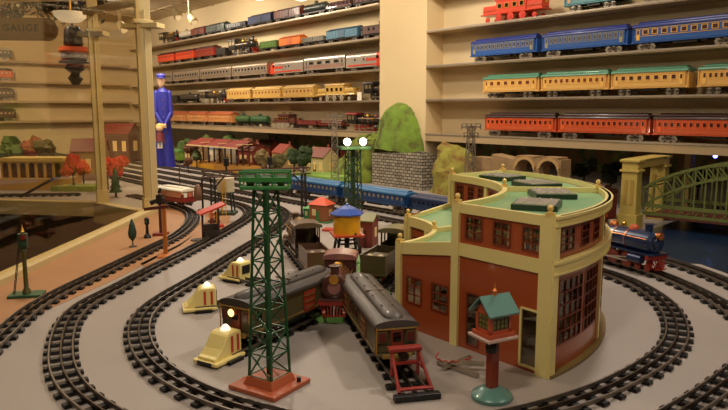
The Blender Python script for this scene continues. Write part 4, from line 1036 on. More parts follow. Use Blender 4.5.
# far tower with lit floodlights
p = G(353, 224)
t = thing('lattice_floodlight_tower', 'dark green lattice tower carrying two bright lamps in front of the hill', 'tower', p, .3)
m = MB(); m.box((0, 0, .005), (.11, .11, .010)); m.build('base_plate', mat((90, 60, 40), .5), t)
m = MB(); lattice(m, (0, 0, 0), .062, .050, .010, .318, 9, .002); m.build('lattice_shaft', mat((36, 62, 34), .45, 0, .1), t)
m = MB(); m.bar((0, 0, .01), (0, 0, .318), .016, .016); m.build('centre_column', mat((36, 62, 34), .45, 0, .1), t)
m = MB(); m.box((0, 0, .324), (.13, .11, .010)); m.build('platform', mat((40, 70, 36), .45), t)
LAMPM = mat((255, 236, 200), .3, 0, 0, 14, 0, 16.0)
for k in (-1, 1):
    m = MB(); m.rod((k * .034, -.02, .329), (k * .034, -.02, .342), .003, n=6); m.rod((k * .034, .010, .352), (k * .034, -.034, .350), .010, .017, n=16); f_ = m.build('floodlight', BLACK, t, smooth=True)
    m = MB(); m.ball((k * .034, -.036, .350), .0155, 14, 0, 1, 1, .5); m.build('bulb', LAMPM, f_, smooth=True)
    pl = bpy.data.lights.new('floodlight_glow', 'POINT'); pl.energy = .5; pl.color = (1, .85, .6); pl.shadow_soft_size = .015
    lo = bpy.data.objects.new('floodlight_glow', pl); COL.objects.link(lo); lo.parent = t; lo.location = (k * .034, -.075, .350)
# silver power-line tower
p = at_depth(470, 178, 3.35); p.z = 0
t = thing('power_line_tower', 'grey metal power-line tower behind the roundhouse', 'tower', p, .2)
GY = mat((140, 128, 112), .4, .5, .08)
m = MB(); lattice(m, (0, 0, 0), .055, .026, .006, .40, 10, .0018); m.build('lattice_shaft', GY, t)
m = MB(); m.box((0, 0, .003), (.08, .08, .006)); m.build('base_plate', GY, t)
for z, w_ in ((.395, .10), (.35, .075)):
    m = MB(); m.bar((-w_ / 2, 0, z), (w_ / 2, 0, z), .006, .006); m.bar((-w_ / 2, 0, z + .016), (w_ / 2, 0, z + .016), .003, .003)
    for k in range(5): m.rod((-w_ / 2 + k * w_ / 4, 0, z - .012), (-w_ / 2 + k * w_ / 4, 0, z + .016), .003, n=6)
    m.build('cross_arm', GY, t)

p = at_depth(335, 200, 3.55); p.z = 0
t = thing('power_line_tower', 'thin grey power-line tower standing left of the two bright lamps', 'tower', p, .1)
m = MB(); lattice(m, (0, 0, 0), .045, .022, .006, .46, 11, .0014); m.build('lattice_shaft', GY, t)
m = MB(); m.box((0, 0, .003), (.06, .06, .006)); m.build('base_plate', GY, t)
for z, w_ in ((.45, .09), (.40, .06)):
    m = MB(); m.bar((-w_ / 2, 0, z), (w_ / 2, 0, z), .005, .005)
    for k in range(3): m.rod((-w_ / 2 + k * w_ / 2, 0, z - .012), (-w_ / 2 + k * w_ / 2, 0, z + .012), .003, n=6)
    m.build('cross_arm', GY, t)

# ================================================================== WATER TOWERS, HUTS, SIGNALS
p = G(347, 262)
t = thing('water_tower', 'yellow octagonal water tower with a blue roof in the middle of the yard', 'water tower', p, .2)
m = MB()
for sx, sy in ((-1, -1), (1, -1), (1, 1), (-1, 1)): m.rod((sx * .040, sy * .040, .008), (sx * .027, sy * .027, .088), .0045, n=8)
for z, w_ in ((.035, .036), (.065, .031)):
    for i in range(4):
        cs = ((-1, -1), (1, -1), (1, 1), (-1, 1)); a, b = cs[i], cs[(i + 1) % 4]; m.rod((a[0] * w_, a[1] * w_, z), (b[0] * w_, b[1] * w_, z), .003, n=6)
m.rod((0, 0, .008), (0, 0, .09), .008, n=10); m.build('leg_frame', mat((30, 26, 24), .5), t)
m = MB(); m.box((0, 0, .004), (.10, .10, .008)); m.build('base', LGREEN, t)
m = MB(); m.box((0, 0, .091), (.098, .098, .007)); m.build('deck', mat((196, 74, 38), .4), t, bevel=.001)
m = MB(); m.lathe([(.043, .0945), (.043, .156)], (0, 0, 0), n=32); m.build('tank', mat((232, 168, 34), .35, 0, .05, 8, .3), t, smooth=True)
m = MB(); m.lathe([(.001, .155), (.055, .155), (.055, .158), (.030, .174), (.006, .184), (.004, .188), (.001, .189)], (0, 0, 0), n=8); m.build('roof', mat((52, 88, 176), .35, 0, .06, 8, .3), t)
m = MB(); m.rod((.02, -.04, .10), (.03, -.055, .06), .004, n=8); m.rod((.03, -.055, .06), (.034, -.058, .035), .005, n=8); m.build('spout', mat((60, 40, 30), .4), t)
def house(name, label, cat, loc, rz, w_, d_, h, rh_, wc, rc, door=None, win=(230, 200, 130), gable=True, chim=False, group=None, nwin=2, base=None, over=.006):
    t = thing(name, label, cat, loc, rz, group)
    wm = mat(wc, .5, 0, .06)
    m = MB(); m.box((0, 0, h / 2), (w_, d_, h))
    if gable: m.ext([(-d_ / 2, h), (d_ / 2, h), (0, h + rh_)], -w_ / 2, w_ / 2)
    m.build('wall', wm, t)
    m = MB()
    if gable:
        s_ = rh_ / (d_ / 2)
        for k in (-1, 1):
            pr = [(0, h + rh_ + .001), (k * (d_ / 2 + over), h - over * s_ + .001), (k * (d_ / 2 + over), h - over * s_ + .005), (0, h + rh_ + .006)]
            m.ext(pr, -w_ / 2 - over, w_ / 2 + over)
    else:
        m.add([(-w_ / 2 - over, -d_ / 2 - over, h), (w_ / 2 + over, -d_ / 2 - over, h), (w_ / 2 + over, d_ / 2 + over, h), (-w_ / 2 - over, d_ / 2 + over, h), (-w_ * .15, 0, h + rh_), (w_ * .15, 0, h + rh_)],
              [(3, 2, 1, 0), (0, 1, 5, 4), (2, 3, 4, 5), (1, 2, 5), (3, 0, 4)])
    m.build('roof', mat(rc, .5, 0, .08), t)
    for sy in (-1, 1):
        for k in range(nwin):
            x = (-w_ / 2) + w_ * (k + .5) / nwin if nwin > 1 else -w_ * .22
            m = MB(); m.box((x, sy * (d_ / 2 + .0006), h * .56), (w_ / nwin * .42 if nwin > 1 else w_ * .2, .003, h * .36), 0); m.box((x, sy * (d_ / 2 + .0012), h * .56), ((w_ / nwin * .42 if nwin > 1 else w_ * .2) - .004, .003, h * .36 - .004), 1); m.build('window', [WHITE, mat(win, .3, 0, .1)], t)
    if door: m = MB(); m.box((w_ * .0, -(d_ / 2 + .001), h * .32), (w_ * .16, .003, h * .64)); m.build('door', mat(door, .45), t)
    for sx in (-1, 1): m = MB(); m.box((sx * (w_ / 2 + .0006), 0, h * .56), (.003, d_ * .3, h * .36)); m.build('window', mat(win, .3), t)
    if chim: m = MB(); m.box((w_ * .25, d_ * .12, h + rh_ * .9), (.012, .012, rh_ * .9 + .012)); m.build('chimney', mat((150, 70, 50), .7), t)
    if base: m = MB(); m.box((0, 0, .002), (w_ + .03, d_ + .03, .004)); m.build('base', mat(base, .6), t)
    return t
p = G(322, 221); house('signal_hut', 'small hut with an orange-red roof and green lower part behind the engines', 'toy building', p, -.5, .085, .07, .075, .030, (150, 90, 56), (214, 84, 50), door=(60, 130, 70), gable=False, base=(60, 130, 70), nwin=1)
m_ = G(311, 219); house('green_shed', 'small bright green shed left of the orange-roofed hut', 'toy building', m_, -.4, .05, .045, .05, .012, (58, 128, 66), (96, 156, 90), nwin=1, gable=False)
p = G(368, 246); house('tool_shed', 'tall dark red shed with an olive roof behind the yellow water tower', 'toy building', p, -.35, .055, .065, .095, .018, (122, 52, 34), (132, 128, 74), door=(80, 34, 24), nwin=1)
m = MB(); m.box((0, 0, .004), (.12, .05, .008)); o = m.build('loading_platform', mat((186, 70, 46), .5), None, loc=G(338, 231)); o.rotation_euler = (0, 0, -.3); tag(o, 'flat red platform between the left engine and the yellow water tower', 'platform')
# white water tank with yellow ladder
p = G(226.5, 214)
t = thing('water_tank', 'small white water tank on dark legs with a yellow ladder, inside the middle left curve', 'water tower', p, 0)
m = MB(); m.lathe([(.040, .105), (.040, .170), (.036, .174), (.001, .178)], (0, 0, 0), n=24); m.build('tank', mat((216, 204, 170), .5), t, smooth=True)
m = MB()
for sx, sy in ((-1, -1), (1, -1), (1, 1), (-1, 1)): m.rod((sx * .034, sy * .034, 0), (sx * .026, sy * .026, .105), .004, n=8)
m.box((0, 0, .102), (.07, .07, .006)); m.build('leg_frame', mat((28, 50, 44), .45), t)
m = MB(); m.box((0, 0, .006), (.09, .09, .012)); m.build('base', mat((50, 60, 40), .6), t)
m = MB()
for s_ in (-1, 1): m.bar((s_ * .008, -.044, .004), (s_ * .008, -.044, .172), .003, .003)
for k in range(12): m.bar((-.008, -.044, .012 + k * .013), (.008, -.044, .012 + k * .013), .002, .002)
m.build('ladder', mat((226, 180, 50), .4), t)
# crossing signal with white disc
p = G(218, 227)
t = thing('crossing_signal', 'yellow post signal with a black and white round target beside the white tank', 'signal', p, 0)
m = MB(); m.rod((0, 0, .008), (0, 0, .085), .006, n=10); m.build('post', mat((220, 160, 50), .4), t)
m = MB(); m.rod((0, -.006, .082), (0, .0, .082), .017, n=20); m.rod((0, -.008, .082), (0, -.005, .082), .009, n=16, m=1); m.build('target', [WHITE, BLACK], t)
m = MB(); m.lathe([(.026, 0), (.024, .010), (.010, .014)], n=16); m.build('base', mat((176, 44, 30), .4), t, smooth=True)
# gantry bridge over the tracks
ga, gb = G(214, 222), G(304, 216); gd = gb - ga; GL = gd.length
t = thing('signal_bridge', 'long dark steel signal bridge spanning the left tracks on two posts', 'signal bridge', ga, math.atan2(gd.y, gd.x))
DKB = mat((58, 44, 36), .45, .3, .15)
GH = .195
for x in (0, GL):
    m = MB()
    for sx, sy in ((-1, -1), (1, -1), (1, 1), (-1, 1)): m.bar((x + sx * .010, sy * .010, 0), (x + sx * .008, sy * .008, GH), .004, .004)
    for k in range(9):
        z = k * GH / 9
        for sy in (-1, 1): m.bar((x - .009, sy * .009, z), (x + .009, sy * .009, z + GH / 9), .002, .002); m.bar((x + sy * .009, -.009, z), (x + sy * .009, .009, z + GH / 9), .002, .002)
    m.box((x, 0, .004), (.045, .045, .008)); m.build('post', mat((44, 42, 36), .45, .3, .15), t)
m = MB(); x0, x1 = -.045, GL + .03
for sy in (-1, 1):
    for z in (GH, GH + .026): m.bar((x0, sy * .013, z), (x1, sy * .013, z), .005, .004)
    n = 16
    for k in range(n):
        a = x0 + (x1 - x0) * k / n; b = x0 + (x1 - x0) * (k + 1) / n
        m.bar((a, sy * .013, GH if k % 2 else GH + .026), (b, sy * .013, GH + .026 if k % 2 else GH), .0022, .0022)
m.box(((x0 + x1) / 2, 0, GH + .001), (x1 - x0, .024, .002)); m.build('truss_span', mat((84, 56, 44), .45, .3, .15), t)
for sx in (-1, 1): m = MB(); m.bar((sx * .002 + (GL if sx < 0 else 0), 0, GH - .05), ((GL if sx < 0 else 0) + sx * .05, 0, GH), .006, .006); m.build('brace', DKB, t)
for x in (.06, GL * .62):
    m = MB(); m.rod((x, 0, GH + .026), (x, 0, GH + .05), .004, n=8); m.box((x, 0, GH + .062), (.020, .016, .034)); m.rod((x, -.009, GH + .071), (x, -.014, GH + .071), .006, n=10); m.rod((x, -.009, GH + .055), (x, -.014, GH + .055), .006, n=10); m.build('signal_head', BLACK, t)
# red-roofed crossing shelter
p = G(212, 238)
t = thing('crossing_shelter', 'small shelter with a tilted red roof on dark posts between the left tracks', 'shelter', p, .45, None, 1.2)
m = MB(); m.bar((-.040, 0, .080), (.040, 0, .108), .062, .005); m.build('roof', mat((196, 54, 36), .4, 0, .05, 10, .3), t)
for x, z in ((-.028, .082), (.022, .098)):
    m = MB(); m.bar((x, 0, 0), (x, 0, z), .006, .006); m.build('post', mat((60, 30, 24), .5), t)
m = MB(); m.box((0, 0, .012), (.050, .030, .024)); m.box((.0, .014, .028), (.048, .005, .03)); m.build('bench', mat((52, 40, 30), .5), t)
m = MB(); m.lathe([(.02, 0), (.02, .004), (.004, .006)], (-.05, -.02, 0), n=14); m.build('foot', mat((60, 50, 40), .5), t)
# person by the shelter
def toyman(loc, h, coat, legs, label, hat=(30, 30, 34), rz=0.0):
    t = thing('toy_figure', label, 'figurine', loc, rz)
    me = bpy.data.meshes.new('body')
    J = [(0, 0, .50), (0, 0, .64), (0, 0, .80), (0, 0, .87), (.055, 0, .48), (.06, -.01, .26), (.06, 0, .03), (-.055, 0, .48), (-.06, .01, .26), (-.06, 0, .03), (.12, 0, .79), (.15, -.01, .64), (.14, -.05, .50), (-.12, 0, .79), (-.15, .01, .64), (-.14, -.04, .50)]
    E_ = [(0, 1), (1, 2), (2, 3), (0, 4), (4, 5), (5, 6), (0, 7), (7, 8), (8, 9), (2, 10), (10, 11), (11, 12), (2, 13), (13, 14), (14, 15)]
    R_ = [.085, .085, .085, .04, .06, .048, .036, .06, .048, .036, .045, .036, .028, .045, .036, .028]
    me.from_pydata([Vector(j) * h for j in J], E_, [])
    me.materials.append(mat(coat, .6))
    o = bpy.data.objects.new('body', me); COL.objects.link(o); o.parent = t
    o.modifiers.new('skin', 'SKIN').use_smooth_shade = True; s_ = o.modifiers.new('sub', 'SUBSURF'); s_.levels = 1; s_.render_levels = 1
    for i, r in enumerate(R_): me.skin_vertices[0].data[i].radius = (r * h, r * h * .8)
    me.skin_vertices[0].data[0].use_root = True
    m = MB(); m.ball((0, 0, .93 * h), .062 * h, 12, 0, 1.15); m.ball((0, -.062 * h, .925 * h), .013 * h, 6); m.build('head', mat((222, 168, 128), .6), t, smooth=True)
    m = MB(); m.lathe([(.07 * h, .955 * h), (.066 * h, 1.0 * h), (.05 * h, 1.02 * h)], n=14); m.box((0, -.06 * h, .962 * h), (.09 * h, .05 * h, .01 * h)); m.build('hat', mat(hat, .6), t, smooth=True)
    m = MB()
    for sx in (-1, 1): m.rod((sx * .057 * h, 0, .02 * h), (sx * .055 * h, 0, .49 * h), .045 * h, .062 * h, n=10); m.ball((sx * .06 * h, -.025 * h, .022 * h), .035 * h, 8, 0, .6, 1, 1.6)
    m.build('trousers', mat(legs, .6), t, smooth=True)
    return t
toyman(G(217, 224) + Vector((-.01, -.05, 0)), .07, (206, 110, 50), (120, 60, 40), 'small orange-coated toy figure under the red-roofed shelter')
# lamp post with brown shade by the trolley
p = G(203, 211)
t = thing('bracket_lamp', 'dark brown lamp post with hooked arms and a hanging brown lamp beside the trolley', 'lamp post', p, 0)
m = MB(); m.rod((0, 0, .005), (0, 0, .150), .005, n=8)
pr = [(0, 0, .150), (.006, 0, .168), (.024, 0, .174), (.038, 0, .160), (.040, 0, .145)]
for a, b in zip(pr, pr[1:]): m.rod(a, b, .004, n=8)
pr = [(0, 0, .11), (-.010, 0, .128), (-.020, 0, .122)]
for a, b in zip(pr, pr[1:]): m.rod(a, b, .004, n=8)
m.build('post', DKB, t, smooth=True)
m = MB(); m.lathe([(.018, .052), (.022, .075), (.018, .112), (.010, .126), (.004, .130)], (-.020, 0, 0), n=14); m.build('lantern', mat((116, 84, 62), .5), t, smooth=True)
m = MB(); m.lathe([(.026, 0), (.022, .010), (.008, .014)], n=14); m.build('base', mat((110, 96, 80), .5), t)
# slim pole behind the trolley
m = MB(); m.rod((0, 0, 0), (0, 0, .145), .0025, n=8); m.lathe([(.012, 0), (.010, .005), (.003, .007)], n=12); m.bar((-.012, 0, .13), (.012, 0, .13), .002, .003); tag(m.build('telegraph_pole', mat((60, 54, 40), .5), None, loc=G(180, 190)), 'thin dark pole standing behind the white-roofed trolley', 'pole')
# semaphore posts by the pillar
p = G(166, 257)
t = thing('semaphore_signal', 'orange-brown semaphore post with a dark crossing arm beside the track', 'signal', p, 0)
ORP = mat((190, 110, 44), .4, 0, .08)
m = MB(); m.bar((0, 0, .01), (0, 0, .175), .011, .011); m.build('post', ORP, t)
m = MB(); m.lathe([(.030, 0), (.028, .005), (.014, .012)], n=20); m.build('base', ORP, t, smooth=True)
m = MB(); m.bar((-.062, -.008, .160), (.018, -.008, .170), .004, .010); m.build('arm', mat((84, 34, 26), .45), t)
m = MB(); m.rod((0, 0, .175), (0, 0, .19), .004, n=8); m.ball((0, 0, .194), .006, 8); m.build('cap', DKB, t)
p = G(161, 235)
t = thing('semaphore_signal', 'dark maroon signal post with black lamps next to the cream pillar', 'signal', p, 0)
m = MB(); m.rod((0, 0, .008), (0, 0, .16), .006, n=10); m.build('post', mat((76, 40, 32), .4), t)
m = MB(); m.box((0, 0, .140), (.022, .018, .034)); m.rod((-.012, 0, .135), (-.034, 0, .125), .008, .010, n=12); m.rod((.0, 0, .165), (.006, 0, .182), .007, .004, n=10); m.build('lamp_housing', BLACK, t)
m = MB(); m.box((0, 0, .005), (.05, .05, .010)); m.build('base', mat((128, 46, 34), .4), t)
# cypress and short black signal
p = G(133, 247)
t = thing('cypress_tree', 'slim dark green toy cypress on the tan strip beside the ledge', 'tree', p, 0)
m = MB(); m.lathe([(.014, 0), (.013, .004), (.002, .006)], n=14); m.rod((0, 0, 0), (0, 0, .03), .0025, n=6); m.build('base', mat((70, 74, 50), .6), t)
m = MB(); m.lathe([(.003, .022), (.013, .036), (.015, .052), (.010, .078), (.003, .098), (.0005, .102)], n=12); m.build('foliage', mat((34, 62, 46), .7, 0, .3, 60), t, smooth=True)
p = G(147.5, 238)
t = thing('track_signal', 'short black dwarf signal between the cypress and the orange-brown post', 'signal', p, 0)
m = MB(); m.lathe([(.014, 0), (.012, .010), (.006, .016), (.005, .05), (.009, .054), (.009, .074), (.003, .080)], n=14); m.build('post', BLACK, t, smooth=True)
m = MB(); m.rod((0, -.008, .064), (0, -.012, .064), .005, n=10); m.build('lens', mat((40, 90, 60), .2), t)
# left foreground block signal
p = G(27, 296)
t = thing('block_signal', 'green and brass block signal with a ladder on a green base at the left', 'signal', p, .2)
m = MB(); m.box((0, 0, .004), (.082, .052, .008)); m.build('base', mat((38, 84, 52), .45), t, bevel=.0015)
m = MB(); m.lathe([(.011, .008), (.010, .016), (.006, .022), (.005, .115), (.008, .120), (.006, .128)], n=12); m.build('post', mat((86, 84, 40), .4, .2), t, smooth=True)
m = MB(); m.box((0, 0, .146), (.022, .018, .040)); m.build('signal_head', mat((30, 56, 38), .4), t, bevel=.002)
for z, c_ in ((.157, (200, 54, 34)), (.140, (60, 120, 70))):
    m = MB(); m.rod((.004, -.009, z), (.004, -.015, z), .0065, n=12); m.build('lens', mat(tuple(int(q_ * .6) for q_ in c_), .2), t)
m = MB(); m.lathe([(.004, .166), (.006, .170), (.003, .178), (.0008, .190)], n=10); m.build('brass_finial', BRASS, t, smooth=True)
m = MB()
for s_ in (-1, 1): m.bar((-.030, s_ * .006, .008), (-.010, s_ * .006, .13), .0018, .0018)
for k in range(11): f = k / 11; m.bar((-.030 + .02 * f, -.006, .012 + .11 * f), (-.030 + .02 * f, .006, .012 + .11 * f), .0015, .0015)
m.build('ladder', BLACK, t)
# ---- signal cabin on a red post in front of the roundhouse
p = G(491.5, 397.5)
t = thing('gateman_tower', 'raised signal cabin with a teal gabled roof on a red post and round teal base', 'signal cabin', p, D(28))
TEAL = mat((88, 132, 124), .35, .1, .1, 10, .35); RDB = mat((176, 74, 38), .35, 0, .06, 10, .3)
t.scale = (.86, .86, 1.02)
m = MB(); m.lathe([(.040, 0), (.0405, .006), (.036, .010), (.026, .014), (.020, .018), (.012, .019)], n=36); m.build('base', TEAL, t, smooth=True)
m = MB(); m.box((0, 0, .062), (.020, .016, .092)); m.build('post', mat((132, 50, 28), .35, 0, .06, 10, .3), t, bevel=.0012)
m = MB(); m.box((0, 0, .107), (.074, .066, .005)); m.build('deck', mat((196, 170, 156), .35, .2), t, bevel=.0015)
m = MB(); m.box((0, 0, .1125), (.062, .054, .006)); m.build('lower_ledge', RDB, t)
m = MB()
for sx in (-1, 1):
    for sy in (-1, 1): m.box((sx * .0225, sy * .0185, .130), (.007, .007, .042))
m.box((0, 0, .1165), (.052, .044, .010)); m.box((0, 0, .149), (.052, .044, .006)); m.ext([(-.022, .151), (.022, .151), (0, .168)], -.026, .026); m.build('cabin_wall', RDB, t)
for sx in (-1, 1):
    m = MB()
    for k in range(4): m.box((sx * .0245, -.015 + k * .010, .134), (.0015, .0012, .026))
    for k in range(4): m.box((sx * .0245, 0, .1225 + k * .008), (.0015, .031, .0012))
    w_ = m.build('window', mat((70, 60, 30), .4), t); m = MB(); m.box((sx * .0237, 0, .134), (.001, .031, .026)); m.build('pane', mat((112, 108, 44), .25, 0, .3, 60), w_)
for sy in (-1, 1):
    m = MB()
    for k in range(5): m.box((-.019 + k * .0095, sy * .0205, .134), (.0012, .0015, .026))
    for k in range(4): m.box((0, sy * .0205, .1225 + k * .008), (.039, .0015, .0012))
    w_ = m.build('window', mat((70, 60, 30), .4), t); m = MB(); m.box((0, sy * .0197, .134), (.039, .001, .026)); m.build('pane', mat((112, 108, 44), .25, 0, .3, 60), w_)
m = MB()
for k in (-1, 1): m.add([(-.036, 0, .173), (.036, 0, .173), (.036, k * .032, .146), (-.036, k * .032, .146), (-.036, 0, .176), (.036, 0, .176), (.036, k * .033, .149), (-.036, k * .033, .149)], [(0, 1, 2, 3), (7, 6, 5, 4), (0, 4, 5, 1), (1, 5, 6, 2), (2, 6, 7, 3), (3, 7, 4, 0)])
m.build('roof', TEAL, t)
m = MB(); m.lathe([(.004, .172), (.0035, .180), (.0055, .182), (.0025, .186), (.003, .190), (.0008, .196)], n=10); m.build('chimney_finial', mat((206, 120, 66), .3, .6), t, smooth=True)
m = MB(); m.lathe([(.010, .083), (.012, .090), (.010, .098), (.004, .103)], (-.012, -.010, 0), n=12); m.build('bell', BLACK, t, smooth=True)
# ---- loose rails and wires in front of the roundhouse
for k, (a, b) in enumerate((((438, 364), (478, 378)), ((443, 372), (470, 362)), ((450, 370), (484, 372)))):
    p, q = G(*a), G(*b); m = MB(); m.bar((0, 0, .004), (q.x - p.x, q.y - p.y, .004), .007, .006)
    m.bar((0, 0, .0075), (q.x - p.x, q.y - p.y, .0075), .003, .003)
    tag(m.build('loose_rail', mat((172, 160, 142), .35, .6), None, loc=p + Vector((0, 0, .0055 * k))), ('longest pale loose rail on the table behind the signal cabin', 'loose rail lying crossways towards the roundhouse wall', 'loose rail pointing at the foot of the signal cabin')[k], 'rail', 'loose rails before the roundhouse')
m = MB(); pts = [G(452 + 20 * math.cos(a_), 366 + 6 * math.sin(a_)) for a_ in [i * .5 for i in range(9)]]
pts = [Vector((q.x, q.y, .0165 + .003 * (i % 2))) for i, q in enumerate(smoothpath(pts, .006))]
for a, b in zip(pts, pts[1:]): m.rod(a - pts[0], b - pts[0], .0012, n=5)
tag(m.build('red_wire', mat((176, 50, 34), .4), None, loc=pts[0]), 'curled red wire on the loose rails behind the signal cabin', 'wire')

# ================================================================== BRIDGE, HILL, VIADUCT, SCENERY
YEL = mat((188, 166, 84), .5, 0, .08, 8); BGR = mat((104, 112, 56), .45, .1, .1, 10)
pa = G(629, 228); bd = Vector((-DX, -DY, 0)).normalized(); bd = (Vector((.74, -.67, 0))).normalized(); bn = Vector((-bd.y, bd.x, 0))
t = thing('arch_bridge', 'green steel arch railway bridge with cream-yellow stone portal towers at the right', 'bridge', pa, math.atan2(bd.y, bd.x))
BW, BLn = .33, 1.15
for y in (0, BW):
    for x in (0, BLn + .1):
        m = MB(); m.box((x, y, .03), (.082, .075, .06)); m.box((x, y, .145), (.066, .060, .18), taper=.93); m.box((x, y, .237), (.078, .070, .010)); m.box((x, y, .256), (.064, .056, .032)); m.box((x, y, .277), (.080, .072, .010))
        pt = m.build('portal_tower', YEL, t, bevel=.002)
        m = MB()
        for k in (-1, 1):
            m.box((x + k * .013, y - .0295, .15), (.013, .003, .10)); m.box((x - .033, y + k * .013, .15), (.003, .013, .10)); m.box((x + k * .013, y + .0295, .15), (.013, .003, .10))
        m.build('tower_panel', mat((170, 140, 64), .55), pt)
for x in (0, BLn + .1): m = MB(); m.box((x, BW / 2, .262), (.06, BW, .032)); m.box((x, BW / 2, .281), (.075, BW, .006)); m.build('portal_lintel', YEL, t, bevel=.002)
for y in (.045, BW - .045):
    m = MB(); n = 30; x0, x1 = .035, BLn + .04
    def arc(f, lo): return (lo + (.245 if lo < .12 else .15) * 4 * f * (1 - f))
    top = [(x0 + (x1 - x0) * k / n, .165 + .120 * (1 - abs(1 - 2 * k / n) ** 3.4)) for k in range(n + 1)]
    low = [(x0 + (x1 - x0) * k / n, .09 + .15 * (1 - abs(1 - 2 * k / n) ** 3.0)) for k in range(n + 1)]
    for pth in (top, low):
        for a, b in zip(pth, pth[1:]): m.bar((a[0], y, a[1]), (b[0], y, b[1]), .012, .010)
    for k in range(n + 1):
        m.bar((top[k][0], y, top[k][1]), (low[k][0], y, low[k][1]), .006, .006); m.bar((low[k][0], y, low[k][1]), (low[k][0], y, .075), .006, .006)
        if k < n: m.bar((top[k][0], y, top[k][1]), (low[k + 1][0], y, low[k + 1][1]), .005, .005)
    m.build('arch_truss', BGR, t)
    m = MB(); m.bar((x0, y, .095), (x1, y, .095), .012, .014); m.bar((x0, y, .062), (x1, y, .062), .014, .012)
    for k in range(36):
        xx = x0 + (x1 - x0) * k / 36; m.bar((xx, y, .062), (xx + (x1 - x0) / 36, y, .095), .004, .004)
    m.build('deck_girder', BGR, t)
m = MB()
for k in range(n + 1): m.bar((top[k][0], .045, top[k][1]), (top[k][0], BW - .045, top[k][1]), .006, .006)
m.build('cross_bracing', BGR, t)
m = MB(); m.box((BLn / 2 + .05, BW / 2, .052), (BLn, BW - .08, .010)); m.build('deck', mat((96, 44, 30), .6), t)
# dark blue water
m = MB(); wp = [pa + bd * a + bn * b for a, b in ((.1, -.30), (1.6, -.30), (1.6, .9), (.1, .9))]
wp = [G(668, 262), G(700, 264), G(760, 285), G(900, 300), pa + bd * 1.8 + bn * .9, pa + bd * .1 + bn * .9, pa + bd * .08 - bn * .06]
m.poly([(q.x, q.y) for q in wp], .0005, .002); struct(tag(m.build('floor_water', mat((20, 38, 62), .25, 0, .4, 12), None), 'dark blue painted water under the arch bridge', 'water'))
m = None
# brick retaining wall with the hill behind it
STONE = brick_mat('stone_blocks', (168, 158, 138), (128, 118, 102), (52, 44, 38), 1.0, .5, .25, .035)
def quadwall(name, a, b, h0, h1, thick, mt, parent, sc=.05):
    me = bpy.data.meshes.new(name); n = Vector((b - a).yx.to_3d()) if False else Vector(((b - a).y, -(b - a).x, 0)).normalized() * thick
    vs = [a, b, b + Vector((0, 0, h1)), a + Vector((0, 0, h0))]; vs = vs + [v - n for v in vs]
    me.from_pydata(vs, [], [(0, 1, 2, 3), (5, 4, 7, 6), (4, 0, 3, 7), (1, 5, 6, 2), (3, 2, 6, 7), (4, 5, 1, 0)]); uvl = me.uv_layers.new(name='UVMap')
    L = (b - a).length
    for p in me.polygons:
        for li in p.loop_indices:
            vi = me.loops[li].vertex_index; k = vi % 4; x = (0, L, L, 0)[k]; z = (0, 0, h1, h0)[k]
            uvl.data[li].uv = ((x + (thick if vi > 3 else 0)) / sc, z / sc)
    me.materials.append(mt); o = bpy.data.objects.new(name, me); COL.objects.link(o); o.parent = parent; return o
def onface(px, dv):  # a point on a line parallel to the pillar face, dv in front of it
    v = pv - dv; return uv(wall_u(px, v, .2), v, 0)
b0, b1 = onface(372, .10), onface(422.5, .10)
t = thing('stone_retaining_wall', 'grey block stone wall under the green hill behind the blue train', 'stone wall', b0, 0)
quadwall('front_face', Vector(), b1 - b0, .205, .225, .05, STONE, t, .075)
q0 = b1 - b0; q1 = uv(wall_u(441, pv + .03, .2), pv + .03, 0) - b0
quadwall('side_face', q0 + Vector((.003, .003, 0)), q1, .235, .20, .05, STONE, t, .075)
def moss(c, c2):
    m_ = bpy.data.materials.new('moss'); m_.use_nodes = True; nt = m_.node_tree; b = nt.nodes['Principled BSDF']; b.inputs['Roughness'].default_value = .9
    nz = nt.nodes.new('ShaderNodeTexNoise'); nz.inputs['Scale'].default_value = 13; nz.inputs['Detail'].default_value = 8
    cr = nt.nodes.new('ShaderNodeValToRGB'); cr.color_ramp.elements[0].position = .36; cr.color_ramp.elements[1].position = .60
    cr.color_ramp.elements[0].color = srgb(c2); cr.color_ramp.elements[1].color = srgb(c); e = cr.color_ramp.elements.new(.46); e.color = srgb(tuple((a * .35 + b_ * .65) for a, b_ in zip(c2, c)))
    tc = nt.nodes.new('ShaderNodeTexCoord'); nt.links.new(tc.outputs['Object'], nz.inputs['Vector']); nt.links.new(nz.outputs['Fac'], cr.inputs[0]); nt.links.new(cr.outputs[0], b.inputs['Base Color'])
    bp = nt.nodes.new('ShaderNodeBump'); bp.inputs['Distance'].default_value = .02; bp.inputs['Strength'].default_value = .8; nt.links.new(nz.outputs['Fac'], bp.inputs['Height']); nt.links.new(bp.outputs[0], b.inputs['Normal'])
    return m_
